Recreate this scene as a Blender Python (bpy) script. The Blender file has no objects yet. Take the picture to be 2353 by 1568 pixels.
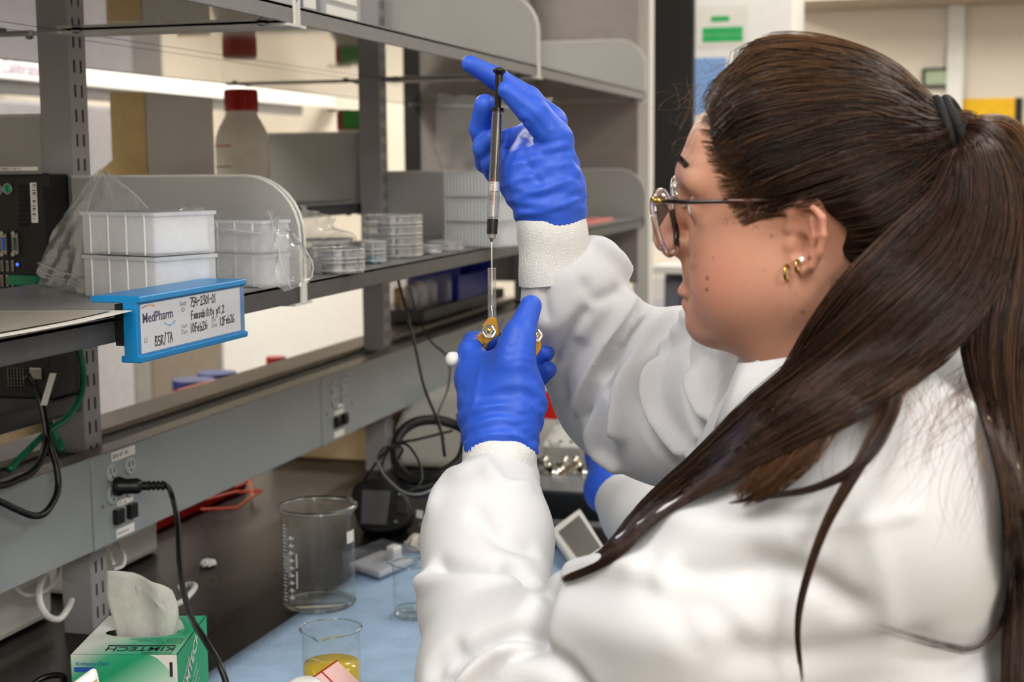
import bpy, math, random
import numpy as np
from mathutils import Vector, Matrix
random.seed(7); RNG = np.random.default_rng(7)
PI = math.pi
scene = bpy.context.scene
COL = scene.collection

# ---------------------------------------------------------------- camera
IMG_W, IMG_H, FPX = 2353, 1568, 3340.0
CAM_POS = np.array([0.0, 0.0, 1.52])
def _axes():
    yd = np.array([2150-IMG_W/2, 375-IMG_H/2, FPX]); yd /= np.linalg.norm(yd)
    dn = np.array([1396-IMG_W/2, 28584-IMG_H/2, FPX]); dn -= dn.dot(yd)*yd; dn /= np.linalg.norm(dn)
    up = -dn
    return np.array([np.cross(yd, up), yd, up])        # rows: world axes seen by the camera (right, down, forward)
CM = _axes()
cam_data = bpy.data.cameras.new('camera'); cam = bpy.data.objects.new('camera', cam_data); COL.objects.link(cam)
cam_data.sensor_width = 36.0; cam_data.lens = 36.0*FPX/IMG_W
cam_data.clip_start = 0.05; cam_data.clip_end = 60
cam_data.dof.use_dof = True; cam_data.dof.focus_distance = 1.40; cam_data.dof.aperture_fstop = 7.1
_r, _d, _f = CM[:, 0], CM[:, 1], CM[:, 2]
cam.matrix_world = Matrix(((_r[0], -_d[0], -_f[0], 0), (_r[1], -_d[1], -_f[1], 0), (_r[2], -_d[2], -_f[2], 1.52), (0, 0, 0, 1)))
scene.camera = cam

def ray(px, py): return CM @ np.array([px-IMG_W/2, py-IMG_H/2, FPX])/FPX
def P(px, py, d): return CAM_POS + ray(px, py)*d                       # a point d metres in front of the lens plane
def PX(px, py, x): r = ray(px, py); return CAM_POS + r*(x/r[0])        # on a plane of constant x / y / z
def PY(px, py, y): r = ray(px, py); return CAM_POS + r*(y/r[1])
def PZ(px, py, z): r = ray(px, py); return CAM_POS + r*((z-1.52)/r[2])

# ---------------------------------------------------------------- world, exposure
world = bpy.data.worlds.new('world'); scene.world = world; world.use_nodes = True
world.node_tree.nodes['Background'].inputs[0].default_value = (0.85, 0.88, 1.0, 1)
world.node_tree.nodes['Background'].inputs[1].default_value = 0.25
scene.view_settings.view_transform = 'Standard'; scene.view_settings.look = 'None'
scene.view_settings.gamma = 1.0; scene.view_settings.use_curve_mapping = False
scene.view_settings.exposure = -0.08
cy = scene.cycles; cy.max_bounces = 5; cy.diffuse_bounces = 3; cy.glossy_bounces = 3; cy.transmission_bounces = 4; cy.transparent_max_bounces = 14
cy.caustics_reflective = False; cy.caustics_refractive = False; cy.use_adaptive_sampling = True; cy.adaptive_threshold = 0.06; cy.adaptive_min_samples = 8

# ceiling lamps: (x, y, length along y, watts, colour). The housings are built with the ceiling.
TROFFERS = [(0.75, -0.10, 1.2, 17, (1.0, 0.995, 0.985)), (0.75, 2.0, 1.2, 13, (1.0, 0.98, 0.95)), (0.75, 4.3, 1.2, 34, (1.0, 0.95, 0.88)),
            (-0.62, 0.0, 1.2, 22, (1.0, 0.995, 0.98)),
            (-2.25, 0.6, 1.2, 26, (1.0, 0.95, 0.88)), (-2.05, 3.3, 1.2, 34, (1.0, 0.94, 0.84)), (-2.05, 5.3, 1.2, 36, (1.0, 0.94, 0.84)),
            (-0.55, 5.3, 1.2, 34, (1.0, 0.96, 0.90)), (1.6, -1.25, 1.2, 62, (1.0, 0.995, 0.985))]  # the last lamp is an added one, out of view, brightening the shelf fronts
CEIL = 2.75
for i, (x, y, ln, w, c) in enumerate(TROFFERS):
    L = bpy.data.lights.new('ceiling_lamp_light', 'AREA'); L.shape = 'RECTANGLE'; L.size = 0.55; L.size_y = ln; L.energy = w; L.color = c
    lo = bpy.data.objects.new('ceiling_lamp_light', L); COL.objects.link(lo); lo.location = (x, y, CEIL-0.03)

# ---------------------------------------------------------------- materials
def lin(h):
    h = h.lstrip('#'); v = [int(h[i:i+2], 16)/255 for i in (0, 2, 4)]
    return tuple(c/12.92 if c <= .04045 else ((c+.055)/1.055)**2.4 for c in v) + (1,)
MATS = {}
def M(name, hexc='#808080', rough=.5, metal=0., spec=.5, noise=.06, scale=30., bump=0., bscale=200., coat=0., trans=0., ior=1.45, emit=None, estr=0., sheen=0., sss=0., stretch=None, alpha=1.):
    if name in MATS: return MATS[name]
    m = bpy.data.materials.new(name); m.use_nodes = True; nt = m.node_tree; b = nt.nodes['Principled BSDF']
    b.inputs['Roughness'].default_value = rough; b.inputs['Metallic'].default_value = metal; b.inputs['IOR'].default_value = ior
    b.inputs['Specular IOR Level'].default_value = spec; b.inputs['Coat Weight'].default_value = coat; b.inputs['Coat Roughness'].default_value = .08
    b.inputs['Transmission Weight'].default_value = trans; b.inputs['Sheen Weight'].default_value = sheen; b.inputs['Alpha'].default_value = alpha
    if sss: b.inputs['Subsurface Weight'].default_value = sss; b.inputs['Subsurface Radius'].default_value = (.010, .004, .002)
    tc = nt.nodes.new('ShaderNodeTexCoord'); src = tc.outputs['Object']
    if stretch:
        mp = nt.nodes.new('ShaderNodeMapping'); mp.inputs['Scale'].default_value = stretch; nt.links.new(src, mp.inputs[0]); src = mp.outputs[0]
    c = lin(hexc)
    n = nt.nodes.new('ShaderNodeTexNoise'); n.inputs['Scale'].default_value = scale; n.inputs['Detail'].default_value = 4; nt.links.new(src, n.inputs['Vector'])
    r = nt.nodes.new('ShaderNodeValToRGB'); e = r.color_ramp.elements
    e[0].position = .3; e[1].position = .7
    e[0].color = tuple(max(0, x*(1-noise)) for x in c[:3]) + (1,); e[1].color = tuple(min(1, x*(1+noise)) for x in c[:3]) + (1,)
    nt.links.new(n.outputs['Fac'], r.inputs[0]); nt.links.new(r.outputs[0], b.inputs['Base Color'])
    if bump:
        n2 = nt.nodes.new('ShaderNodeTexNoise'); n2.inputs['Scale'].default_value = bscale; n2.inputs['Detail'].default_value = 3; nt.links.new(src, n2.inputs['Vector'])
        bp = nt.nodes.new('ShaderNodeBump'); bp.inputs['Strength'].default_value = bump; bp.inputs['Distance'].default_value = .002
        nt.links.new(n2.outputs['Fac'], bp.inputs['Height']); nt.links.new(bp.outputs[0], b.inputs['Normal'])
    if emit: b.inputs['Emission Color'].default_value = lin(emit); b.inputs['Emission Strength'].default_value = estr
    MATS[name] = m; return m
def film(name, tint='#ffffff', body=.1, bodycol='#ffffff', rough=.05, gloss=1.0, bump=0., bscale=30., base=.04):
    """thin clear sheet: transparent + a little milky body + fresnel gloss"""
    if name in MATS: return MATS[name]
    m = bpy.data.materials.new(name); m.use_nodes = True; nt = m.node_tree; nt.nodes.remove(nt.nodes['Principled BSDF'])
    out = nt.nodes['Material Output']
    t = nt.nodes.new('ShaderNodeBsdfTransparent'); t.inputs[0].default_value = lin(tint)
    d = nt.nodes.new('ShaderNodeBsdfDiffuse'); d.inputs[0].default_value = lin(bodycol)
    tl = nt.nodes.new('ShaderNodeBsdfTranslucent'); tl.inputs[0].default_value = lin(bodycol)
    a0 = nt.nodes.new('ShaderNodeMixShader'); a0.inputs[0].default_value = .45; nt.links.new(d.outputs[0], a0.inputs[1]); nt.links.new(tl.outputs[0], a0.inputs[2])
    g = nt.nodes.new('ShaderNodeBsdfGlossy'); g.inputs['Roughness'].default_value = rough
    a = nt.nodes.new('ShaderNodeMixShader'); nt.links.new(t.outputs[0], a.inputs[1]); nt.links.new(a0.outputs[0], a.inputs[2])
    ns = nt.nodes.new('ShaderNodeTexNoise'); ns.inputs['Scale'].default_value = bscale; ns.inputs['Detail'].default_value = 3
    tc = nt.nodes.new('ShaderNodeTexCoord'); nt.links.new(tc.outputs['Object'], ns.inputs['Vector'])
    mr = nt.nodes.new('ShaderNodeMapRange'); mr.inputs[3].default_value = body*.75; mr.inputs[4].default_value = body*1.25
    nt.links.new(ns.outputs['Fac'], mr.inputs[0]); nt.links.new(mr.outputs[0], a.inputs[0])
    lw = nt.nodes.new('ShaderNodeLayerWeight'); lw.inputs['Blend'].default_value = .35
    pw = nt.nodes.new('ShaderNodeMath'); pw.operation = 'POWER'; pw.inputs[1].default_value = 2.2; nt.links.new(lw.outputs['Facing'], pw.inputs[0])
    ml = nt.nodes.new('ShaderNodeMath'); ml.operation = 'MULTIPLY_ADD'; ml.inputs[1].default_value = .7*gloss; ml.inputs[2].default_value = base*gloss; nt.links.new(pw.outputs[0], ml.inputs[0]); ml.use_clamp = True
    o = nt.nodes.new('ShaderNodeMixShader'); nt.links.new(ml.outputs[0], o.inputs[0]); nt.links.new(a.outputs[0], o.inputs[1]); nt.links.new(g.outputs[0], o.inputs[2])
    if bump:
        bp = nt.nodes.new('ShaderNodeBump'); bp.inputs['Strength'].default_value = bump; bp.inputs['Distance'].default_value = .004
        nt.links.new(ns.outputs['Fac'], bp.inputs['Height']); nt.links.new(bp.outputs[0], g.inputs['Normal']); nt.links.new(bp.outputs[0], lw.inputs['Normal'])
    nt.links.new(o.outputs[0], out.inputs[0]); MATS[name] = m; return m

# ---------------------------------------------------------------- mesh building
def new_mesh(name, v, f, mats, fm=None, smooth=False, attr=None):
    """v: Nx3, f: list of index tuples or an int array (n x 3/4)"""
    me = bpy.data.meshes.new(name)
    v = np.asarray(v, np.float32)
    if isinstance(f, np.ndarray):
        k = f.shape[1]; n = len(f)
        me.vertices.add(len(v)); me.vertices.foreach_set('co', v.ravel())
        me.loops.add(n*k); me.loops.foreach_set('vertex_index', f.astype(np.int32).ravel())
        me.polygons.add(n); me.polygons.foreach_set('loop_start', np.arange(0, n*k, k, dtype=np.int32)); me.polygons.foreach_set('loop_total', np.full(n, k, np.int32))
        me.update(calc_edges=True)
    else:
        me.from_pydata([tuple(map(float, p)) for p in v], [], f)
    for m in (mats if isinstance(mats, (list, tuple)) else [mats]): me.materials.append(m)
    if fm is not None: me.polygons.foreach_set('material_index', np.asarray(fm, np.int32))
    if smooth: me.polygons.foreach_set('use_smooth', np.ones(len(me.polygons), bool))
    if attr is not None:
        a = me.color_attributes.new('col', 'FLOAT_COLOR', 'POINT'); a.data.foreach_set('color', np.asarray(attr, np.float32).ravel())
    me.update(); return me
def link(name, me, parent=None, loc=None, rot=None):
    o = bpy.data.objects.new(name, me); COL.objects.link(o)
    if parent is not None:
        o.parent = parent
        if loc is None and parent.type == 'EMPTY' and parent.get('_w'): loc = [-c for c in parent.location]
    if loc is not None: o.location = loc
    if rot is not None: o.rotation_euler = rot
    return o
def tag(o, label=None, cat=None, group=None, kind=None):
    if label: o['label'] = label
    if cat: o['category'] = cat
    if group: o['group'] = group
    if kind: o['kind'] = kind
    return o
def thing(name, label, cat, loc=(0, 0, 0), rz=0., group=None, w=True, kind=None):
    o = bpy.data.objects.new(name, None); COL.objects.link(o); o.empty_display_size = .05
    o.location = [float(c) for c in loc]; o.rotation_euler = (0, 0, rz)
    if w: o['_w'] = 1                                                   # children carry world coordinates
    return tag(o, label, cat, group, kind)
def copy_tree(o, loc=None, rz=None, label=None, parent=None):
    c = o.copy(); COL.objects.link(c)
    if parent is not None: c.parent = parent
    if loc is not None: c.location = loc
    if rz is not None: c.rotation_euler = (c.rotation_euler[0], c.rotation_euler[1], rz)
    if label: c['label'] = label
    for ch in list(o.children): copy_tree(ch, parent=c)
    return c
def rotm(rx=0, ry=0, rz=0): return np.array(Matrix.Rotation(rz, 3, 'Z') @ Matrix.Rotation(ry, 3, 'Y') @ Matrix.Rotation(rx, 3, 'X'))
def frame(d):
    d = np.asarray(d, float); d = d/np.linalg.norm(d); a = np.array([0, 0, 1.]) if abs(d[2]) < .9 else np.array([1., 0, 0])
    x = np.cross(a, d); x /= np.linalg.norm(x); return x, np.cross(d, x), d
def catmull(pts, n=8):
    p = np.asarray(pts, float); p = np.vstack([2*p[0]-p[1], p, 2*p[-1]-p[-2]]); out = []
    for i in range(1, len(p)-2):
        for t in np.linspace(0, 1, n, endpoint=False):
            a, b, c, d = p[i-1], p[i], p[i+1], p[i+2]
            out.append(.5*((2*b)+(-a+c)*t+(2*a-5*b+4*c-d)*t*t+(-a+3*b-3*c+d)*t**3))
    out.append(p[-2]); return np.array(out)
class MB:
    def __init__(s): s.v = []; s.f = []; s.m = []
    def add(s, v, f, m=0):
        o = len(s.v); s.v += [tuple(map(float, p)) for p in v]; s.f += [tuple(int(i)+o for i in q) for q in f]; s.m += [m]*len(f); return s
    def box(s, lo, hi, m=0, R=None, c=None):
        lo = np.asarray(lo, float); hi = np.asarray(hi, float)
        v = np.array([(x, y, z) for x in (lo[0], hi[0]) for y in (lo[1], hi[1]) for z in (lo[2], hi[2])])
        if R is not None: cc = (lo+hi)/2 if c is None else np.asarray(c); v = (v-cc)@np.asarray(R).T+cc
        return s.add(v, [(0, 1, 3, 2), (4, 6, 7, 5), (0, 4, 5, 1), (2, 3, 7, 6), (0, 2, 6, 4), (1, 5, 7, 3)], m)
    def hexa(s, v8, m=0): return s.add(v8, [(0, 3, 2, 1), (4, 5, 6, 7), (0, 1, 5, 4), (1, 2, 6, 5), (2, 3, 7, 6), (3, 0, 4, 7)], m)
    def prism(s, poly, o, u, v, n, t, m=0):
        """2-D polygon in the (u, v) plane at o, extruded t along n"""
        o, u, v, n = (np.asarray(q, float) for q in (o, u, v, n)); k = len(poly)
        a = [o+u*p[0]+v*p[1] for p in poly]; b = [q+n*t for q in a]
        f = [tuple(range(k))[::-1], tuple(range(k, 2*k))]+[(i, (i+1) % k, (i+1) % k+k, i+k) for i in range(k)]
        return s.add(a+b, f, m)
    def tube(s, path, r, n=10, m=0, cap=True, flat=1.):
        p = np.asarray(path, float); k = len(p); r = np.broadcast_to(np.asarray(r, float), (k,))
        t = np.gradient(p, axis=0); x, y, _ = frame(t[0]); v = []
        for i in range(k):
            d = t[i]/(np.linalg.norm(t[i])+1e-12); x = x-d*x.dot(d); x /= np.linalg.norm(x); y = np.cross(d, x)
            for j in range(n):
                a = 2*PI*j/n; v.append(p[i]+r[i]*(math.cos(a)*x+flat*math.sin(a)*y))
        f = [(i*n+j, i*n+(j+1) % n, (i+1)*n+(j+1) % n, (i+1)*n+j) for i in range(k-1) for j in range(n)]
        if cap: f += [tuple(range(n))[::-1], tuple(range((k-1)*n, k*n))]
        return s.add(v, f, m)
    def lathe(s, prof, c=(0, 0, 0), ax=(0, 0, 1), n=32, m=0, cap=True):
        x, y, d = frame(ax); c = np.asarray(c, float); v = []; k = len(prof)
        for (r, h) in prof:
            for j in range(n): a = 2*PI*j/n; v.append(c+d*h+max(r, 1e-5)*(math.cos(a)*x+math.sin(a)*y))
        f = [(i*n+j, i*n+(j+1) % n, (i+1)*n+(j+1) % n, (i+1)*n+j) for i in range(k-1) for j in range(n)]
        if cap: f += [tuple(range(n))[::-1], tuple(range((k-1)*n, k*n))]
        return s.add(v, f, m)
    def grid(s, pts, m=0):
        a = np.asarray(pts, float); r, c = a.shape[:2]
        return s.add(a.reshape(-1, 3), [(i*c+j, i*c+j+1, (i+1)*c+j+1, (i+1)*c+j) for i in range(r-1) for j in range(c-1)], m)
    def build(s, name, mats, parent=None, smooth=False, bevel=0., seg=2, loc=None, rot=None, solid=0., angle=None):
        me = new_mesh(name, np.array(s.v), s.f, mats, s.m, smooth)
        o = link(name, me, parent, loc, rot)
        if solid: md = o.modifiers.new('solid', 'SOLIDIFY'); md.thickness = solid; md.offset = 0
        if bevel: md = o.modifiers.new('bevel', 'BEVEL'); md.width = bevel; md.segments = seg; md.limit_method = 'ANGLE'; md.angle_limit = math.radians(40)
        if smooth and angle:
            try: me.set_sharp_from_angle(angle=math.radians(angle))
            except Exception: pass
        return o
def structure(o): o['kind'] = 'structure'; return o

def text_verts(txt, size=.01, align='LEFT', bold=0., shear=0., space=1.):
    cu = bpy.data.curves.new('t', 'FONT'); cu.body = txt; cu.size = size; cu.align_x = align; cu.shear = shear; cu.offset = bold; cu.space_character = space; cu.resolution_u = 3
    ob = bpy.data.objects.new('t', cu); COL.objects.link(ob)
    dg = bpy.context.evaluated_depsgraph_get(); me = ob.evaluated_get(dg).to_mesh()
    v = np.array([q.co[:] for q in me.vertices]).reshape(-1, 3); f = [tuple(q.vertices) for q in me.polygons]
    bpy.data.objects.remove(ob); bpy.data.curves.remove(cu)
    return v, f
def put_text(mb, txt, o, u, v, size, m=0, **k):
    """letters in the plane spanned by u (reading direction) and v (up)"""
    q, f = text_verts(txt, size, **k); o, u, v = (np.asarray(a, float) for a in (o, u, v))
    if len(q): mb.add([o+u*p[0]+v*p[1] for p in q], f, m)
STROKES = {  # single-stroke handwriting, unit height
 '7': [[(0, 1), (.55, 1), (.2, 0)]], '5': [[(.5, 1), (.1, 1), (.05, .55), (.4, .6), (.52, .3), (.3, 0), (0, .1)]], '4': [[(.1, 1), (.05, .45), (.55, .45)], [(.42, .95), (.42, 0)]],
 '-': [[(.05, .5), (.45, .5)]], '2': [[(0, .8), (.2, 1), (.45, .85), (.4, .55), (0, 0), (.55, .05)]], '3': [[(0, .95), (.35, 1), (.45, .75), (.15, .55), (.5, .4), (.4, .05), (0, .05)]],
 '0': [[(.25, 1), (.02, .6), (.1, .05), (.4, .1), (.5, .6), (.25, 1)]], '1': [[(.15, 1), (.15, 0)]], '6': [[(.35, 1), (.05, .5), (.1, .05), (.4, .05), (.45, .4), (.08, .4)]],
 'F': [[(.05, 0), (.05, 1), (.5, 1)], [(.05, .55), (.4, .55)]], 'e': [[(.03, .33), (.4, .35), (.3, .62), (.05, .5), (.08, .08), (.4, .05)]], 'a': [[(.4, .6), (.1, .6), (.02, .1), (.35, .15), (.4, .6), (.42, 0)]],
 's': [[(.35, .6), (.05, .5), (.3, .28), (.25, .02), (0, .05)]], 'b': [[(.05, 1), (.05, 0), (.38, .1), (.38, .5), (.05, .5)]], 'i': [[(.1, .6), (.1, 0)], [(.1, .8), (.12, .84)]], 'l': [[(.1, 1), (.1, 0)]],
 't': [[(.2, .95), (.2, .05), (.35, 0)], [(0, .65), (.4, .65)]], 'y': [[(.05, .6), (.15, .15), (.4, .2)], [(.42, .6), (.3, -.35), (.05, -.3)]], 'p': [[(.05, .6), (.05, -.4)], [(.05, .55), (.38, .55), (.35, .1), (.05, .1)]],
 '.': [[(.1, .0), (.14, .03)]], 'B': [[(.05, 0), (.05, 1), (.4, .9), (.1, .55), (.45, .4), (.4, .05), (.05, 0)]], 'S': [[(.45, .9), (.1, .95), (.05, .6), (.45, .4), (.4, .05), (0, .05)]],
 'R': [[(.05, 0), (.05, 1), (.42, .85), (.08, .5), (.5, 0)]], '/': [[(0, -.1), (.3, 1.1)]], 'T': [[(0, 1), (.55, 1)], [(.28, 1), (.25, 0)]], 'A': [[(0, 0), (.25, 1), (.5, 0)], [(.1, .4), (.42, .4)]], ' ': []}
def handwrite(mb, txt, o, u, v, size, w=.0009, m=0, n=None):
    o, u, v = (np.asarray(a, float) for a in (o, u, v)); x = 0
    n = np.cross(u, v) if n is None else np.asarray(n, float)
    for i, ch in enumerate(txt):
        j = RNG.normal(0, .04, 2)
        for st in STROKES.get(ch, []):
            pts = [o+u*((x+p[0]+j[0])*size)+v*((p[1]+j[1]+.08*p[0])*size) for p in st]
            for a, b in zip(pts[:-1], pts[1:]):
                d = b-a; d /= np.linalg.norm(d)+1e-9; sd = np.cross(d, n); sd /= np.linalg.norm(sd)+1e-9; a = a-d*w*.4; b = b+d*w*.4
                mb.add([a-sd*w/2, b-sd*w/2, b+sd*w/2, a+sd*w/2], [(0, 1, 2, 3)], m)
        x += (.42 if ch in 'il1.' else .62 if ch != ' ' else .5)

# ---------------------------------------------------------------- implicit surfaces (for bodies and cloth)
def rc(p, a, b, ra, rb):
    a = np.asarray(a, np.float32); b = np.asarray(b, np.float32); ba = b-a; pa = p-a
    t = np.clip(pa@ba/float(ba@ba+1e-12), 0, 1); q = pa-t[:, None]*ba
    return np.sqrt(np.einsum('ij,ij->i', q, q))-(ra+(rb-ra)*t)
def ell(p, c, r, R=None):
    q = p-np.asarray(c, np.float32)
    if R is not None: q = q@np.asarray(R, np.float32)
    r = np.asarray(r, np.float32); a = np.sqrt((q/r)**2@np.ones(3, np.float32)); b = np.sqrt((q/(r*r))**2@np.ones(3, np.float32))
    return a*(a-1)/np.maximum(b, 1e-6)
def rbox(p, c, h, r, R=None):
    q = p-np.asarray(c, np.float32)
    if R is not None: q = q@np.asarray(R, np.float32)
    q = np.abs(q)-(np.asarray(h, np.float32)-r)
    return np.sqrt((np.maximum(q, 0)**2).sum(1))+np.minimum(q.max(1), 0)-r
def smin(a, b, k): h = np.maximum(k-np.abs(a-b), 0)/k; return np.minimum(a, b)-h*h*k*.25
def smax(a, b, k): return -smin(-a, -b, k)
def poly2(x, y, poly):
    """signed distance to a 2-D polygon (negative inside)"""
    d = np.full(x.shape, 1e9, np.float32); s = np.ones(x.shape, np.float32); n = len(poly)
    for i in range(n):
        ax, ay = poly[i]; bx, by = poly[i-1]; ex, ey = bx-ax, by-ay; wx, wy = x-ax, y-ay
        t = np.clip((wx*ex+wy*ey)/(ex*ex+ey*ey+1e-12), 0, 1); d = np.minimum(d, (wx-ex*t)**2+(wy-ey*t)**2)
        c1 = y >= ay; c2 = y < by; c3 = ex*wy > ey*wx
        s = np.where((c1 & c2 & c3) | (~c1 & ~c2 & ~c3), -s, s)
    return s*np.sqrt(d)
def surface(fn, lo, hi, h, q=4):
    """surface nets of fn(points) = 0 in the box lo..hi with cell h"""
    lo = np.asarray(lo, np.float64); n = np.ceil((np.asarray(hi)-lo)/(h*q)).astype(int)
    cs = [lo[i]+(np.arange(n[i])*q+(q-1)/2)*h for i in range(3)]
    g = np.stack(np.meshgrid(*cs, indexing='ij'), -1).reshape(-1, 3).astype(np.float32)
    dc = fn(g).reshape(n)
    D = np.repeat(np.repeat(np.repeat(dc, q, 0), q, 1), q, 2).astype(np.float32)
    near = np.argwhere(np.abs(dc) < h*q*1.6)
    off = np.stack(np.meshgrid(*[np.arange(q)]*3, indexing='ij'), -1).reshape(-1, 3)
    idx = (near[:, None, :]*q+off[None]).reshape(-1, 3)
    for k in range(0, len(idx), 400000):
        s = idx[k:k+400000]; D[s[:, 0], s[:, 1], s[:, 2]] = fn((lo+s*h).astype(np.float32))
    S = D < 0; N = np.array(D.shape)
    c8 = [(i, j, k) for i in (0, 1) for j in (0, 1) for k in (0, 1)]
    def sl(A, o): return A[o[0]:N[0]-1+o[0], o[1]:N[1]-1+o[1], o[2]:N[2]-1+o[2]]
    cnt = sum(sl(S, o).astype(np.int8) for o in c8); act = np.argwhere((cnt > 0) & (cnt < 8))
    vid = -np.ones(N-1, np.int64); vid[tuple(act.T)] = np.arange(len(act))
    acc = np.zeros((len(act), 3)); num = np.zeros(len(act))
    for a in c8:
        for ax in range(3):
            if a[ax]: continue
            b = list(a); b[ax] = 1
            da = D[tuple((act+a).T)]; db = D[tuple((act+b).T)]; m = (da < 0) != (db < 0)
            t = np.where(m, da/(da-db+1e-20), 0); p = np.array(a, float)[None]+np.zeros((len(act), 3)); p[:, ax] += t
            acc[m] += p[m]; num[m] += 1
    V = lo+(act+acc/num[:, None])*h
    F = []
    for ax in range(3):
        o = [0, 0, 0]; o[ax] = 1; u, w = (ax+1) % 3, (ax+2) % 3
        a = S[:N[0]-o[0], :N[1]-o[1], :N[2]-o[2]]; b = S[o[0]:, o[1]:, o[2]:]
        e = np.argwhere(a != b); e = e[(e[:, u] > 0) & (e[:, w] > 0) & (e[:, u] < N[u]-1) & (e[:, w] < N[w]-1) & (e[:, ax] < N[ax]-1)]
        eu = np.eye(3, dtype=int)[u]; ew = np.eye(3, dtype=int)[w]
        qd = np.stack([vid[tuple((e-eu-ew).T)], vid[tuple((e-ew).T)], vid[tuple(e.T)], vid[tuple((e-eu).T)]], 1)
        fl = ~S[tuple(e.T)]; qd[fl] = qd[fl][:, ::-1]; F.append(qd)
    F = np.vstack(F); F = F[(F >= 0).all(1)]
    return V, F
def grad(fn, p, e=.001):
    p = p.astype(np.float32); g = np.zeros_like(p)
    for i in range(3):
        d = np.zeros(3, np.float32); d[i] = e; g[:, i] = fn(p+d)-fn(p-d)
    return g/(np.linalg.norm(g, axis=1, keepdims=True)+1e-9)
def march(fn, px, py, d0=.6, d1=2.6):
    """where the camera ray through a pixel first meets the surface"""
    r = ray(px, py); t = d0
    for _ in range(90):
        s = float(fn((CAM_POS+r*t)[None].astype(np.float32))[0])
        if s < .0006: break
        t += s*.8
        if t > d1: return None
    return CAM_POS+r*t
def smooth_mesh(V, F, it=2, lam=.5):
    e = np.vstack([F[:, [0, 1]], F[:, [1, 2]], F[:, [2, 3]], F[:, [3, 0]]]); n = len(V)
    deg = np.bincount(e.ravel(), minlength=n)[:, None]
    for _ in range(it):
        a = np.zeros((n, 3))
        for k in range(3): a[:, k] = np.bincount(e[:, 0], V[e[:, 1], k], n)+np.bincount(e[:, 1], V[e[:, 0], k], n)
        V = V+lam*(a/np.maximum(deg, 1)-V)
    return V
def vnormals(V, F):
    a = V[F[:, 2]]-V[F[:, 0]]; b = V[F[:, 3]]-V[F[:, 1]]; fn = np.cross(a, b); n = np.zeros_like(V)
    for k in range(4):
        for c in range(3): n[:, c] += np.bincount(F[:, k], fn[:, c], len(V))
    return n/(np.linalg.norm(n, axis=1, keepdims=True)+1e-12)
def seg_dist(V, pl):
    d = np.full(len(V), 1e9)
    for a, b in zip(pl[:-1], pl[1:]):
        ba = b-a; t = np.clip((V-a)@ba/(ba@ba+1e-12), 0, 1); d = np.minimum(d, ((V-a-t[:, None]*ba)**2).sum(1))
    return np.sqrt(d)

# ================================================================ ROOM
X0, X1, Y0, Y1 = -3.3, 2.3, -2.0, 6.4
m_wall = M('painted_wall', '#e6ddcf', .75, noise=.03, scale=3, bump=.15, bscale=120)
m_floor = M('floor_vinyl', '#8f8a83', .45, noise=.10, scale=14)
m_ceil = M('ceiling_tile', '#e8e6e1', .9, noise=.05, scale=60, bump=.4, bscale=90)
def panel_obj(name, lo, hi, m): return structure(MB().box(lo, hi).build(name, m))
panel_obj('floor', (X0-.1, Y0-.1, -.1), (X1+.1, Y1+.1, 0), m_floor)
panel_obj('ceiling', (X0-.1, Y0-.1, CEIL), (X1+.1, Y1+.1, CEIL+.1), m_ceil)
panel_obj('wall_left', (X0-.1, Y0, 0), (X0, Y1, CEIL), m_wall)
panel_obj('wall_right', (X1, Y0, 0), (X1+.1, Y1, CEIL), m_wall)
panel_obj('wall_back', (X0, Y1, 0), (X1, Y1+.1, CEIL), m_wall)
panel_obj('wall_front', (X0, Y0-.1, 0), (X1, Y0, CEIL), m_wall)
m_base = M('rubber_base', '#4b4a48', .6)
panel_obj('baseboard_right', (X1-.012, Y0, 0), (X1, Y1, .1), m_base)
panel_obj('baseboard_back', (X0, Y1-.012, 0), (X1, Y1, .1), m_base)
m_lens = M('lamp_diffuser', '#ffffff', .6, emit='#fff6e8', estr=2.2)
m_white_metal = M('white_enamel', '#e9e9e6', .35, noise=.02)
for i, (x, y, ln, w, c) in enumerate(TROFFERS):
    t = thing('ceiling_light', 'recessed white ceiling light panel '+('above the camera', 'over the seated person', 'at the far end of the aisle', 'over the near end of the bench', 'over the near part of the rear aisle', 'over the middle of the rear aisle', 'over the far part of the rear aisle', 'above the notice cabinet', 'added behind the camera to brighten the shelf fronts')[i], 'ceiling light', (x, y, CEIL), group='ceiling light panels', w=False)
    b = MB()
    for s in (-1, 1): b.box((s*.29-.015, -ln/2-.03, -.035), (s*.29+.015, ln/2+.03, 0)).box((-.275, s*(ln/2+.015)-.015, -.035), (.275, s*(ln/2+.015)+.015, 0))
    b.build('frame', m_white_metal, t); MB().box((-.275, -ln/2, -.012), (.275, ln/2, -.006)).build('diffuser', m_lens, t)

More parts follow.
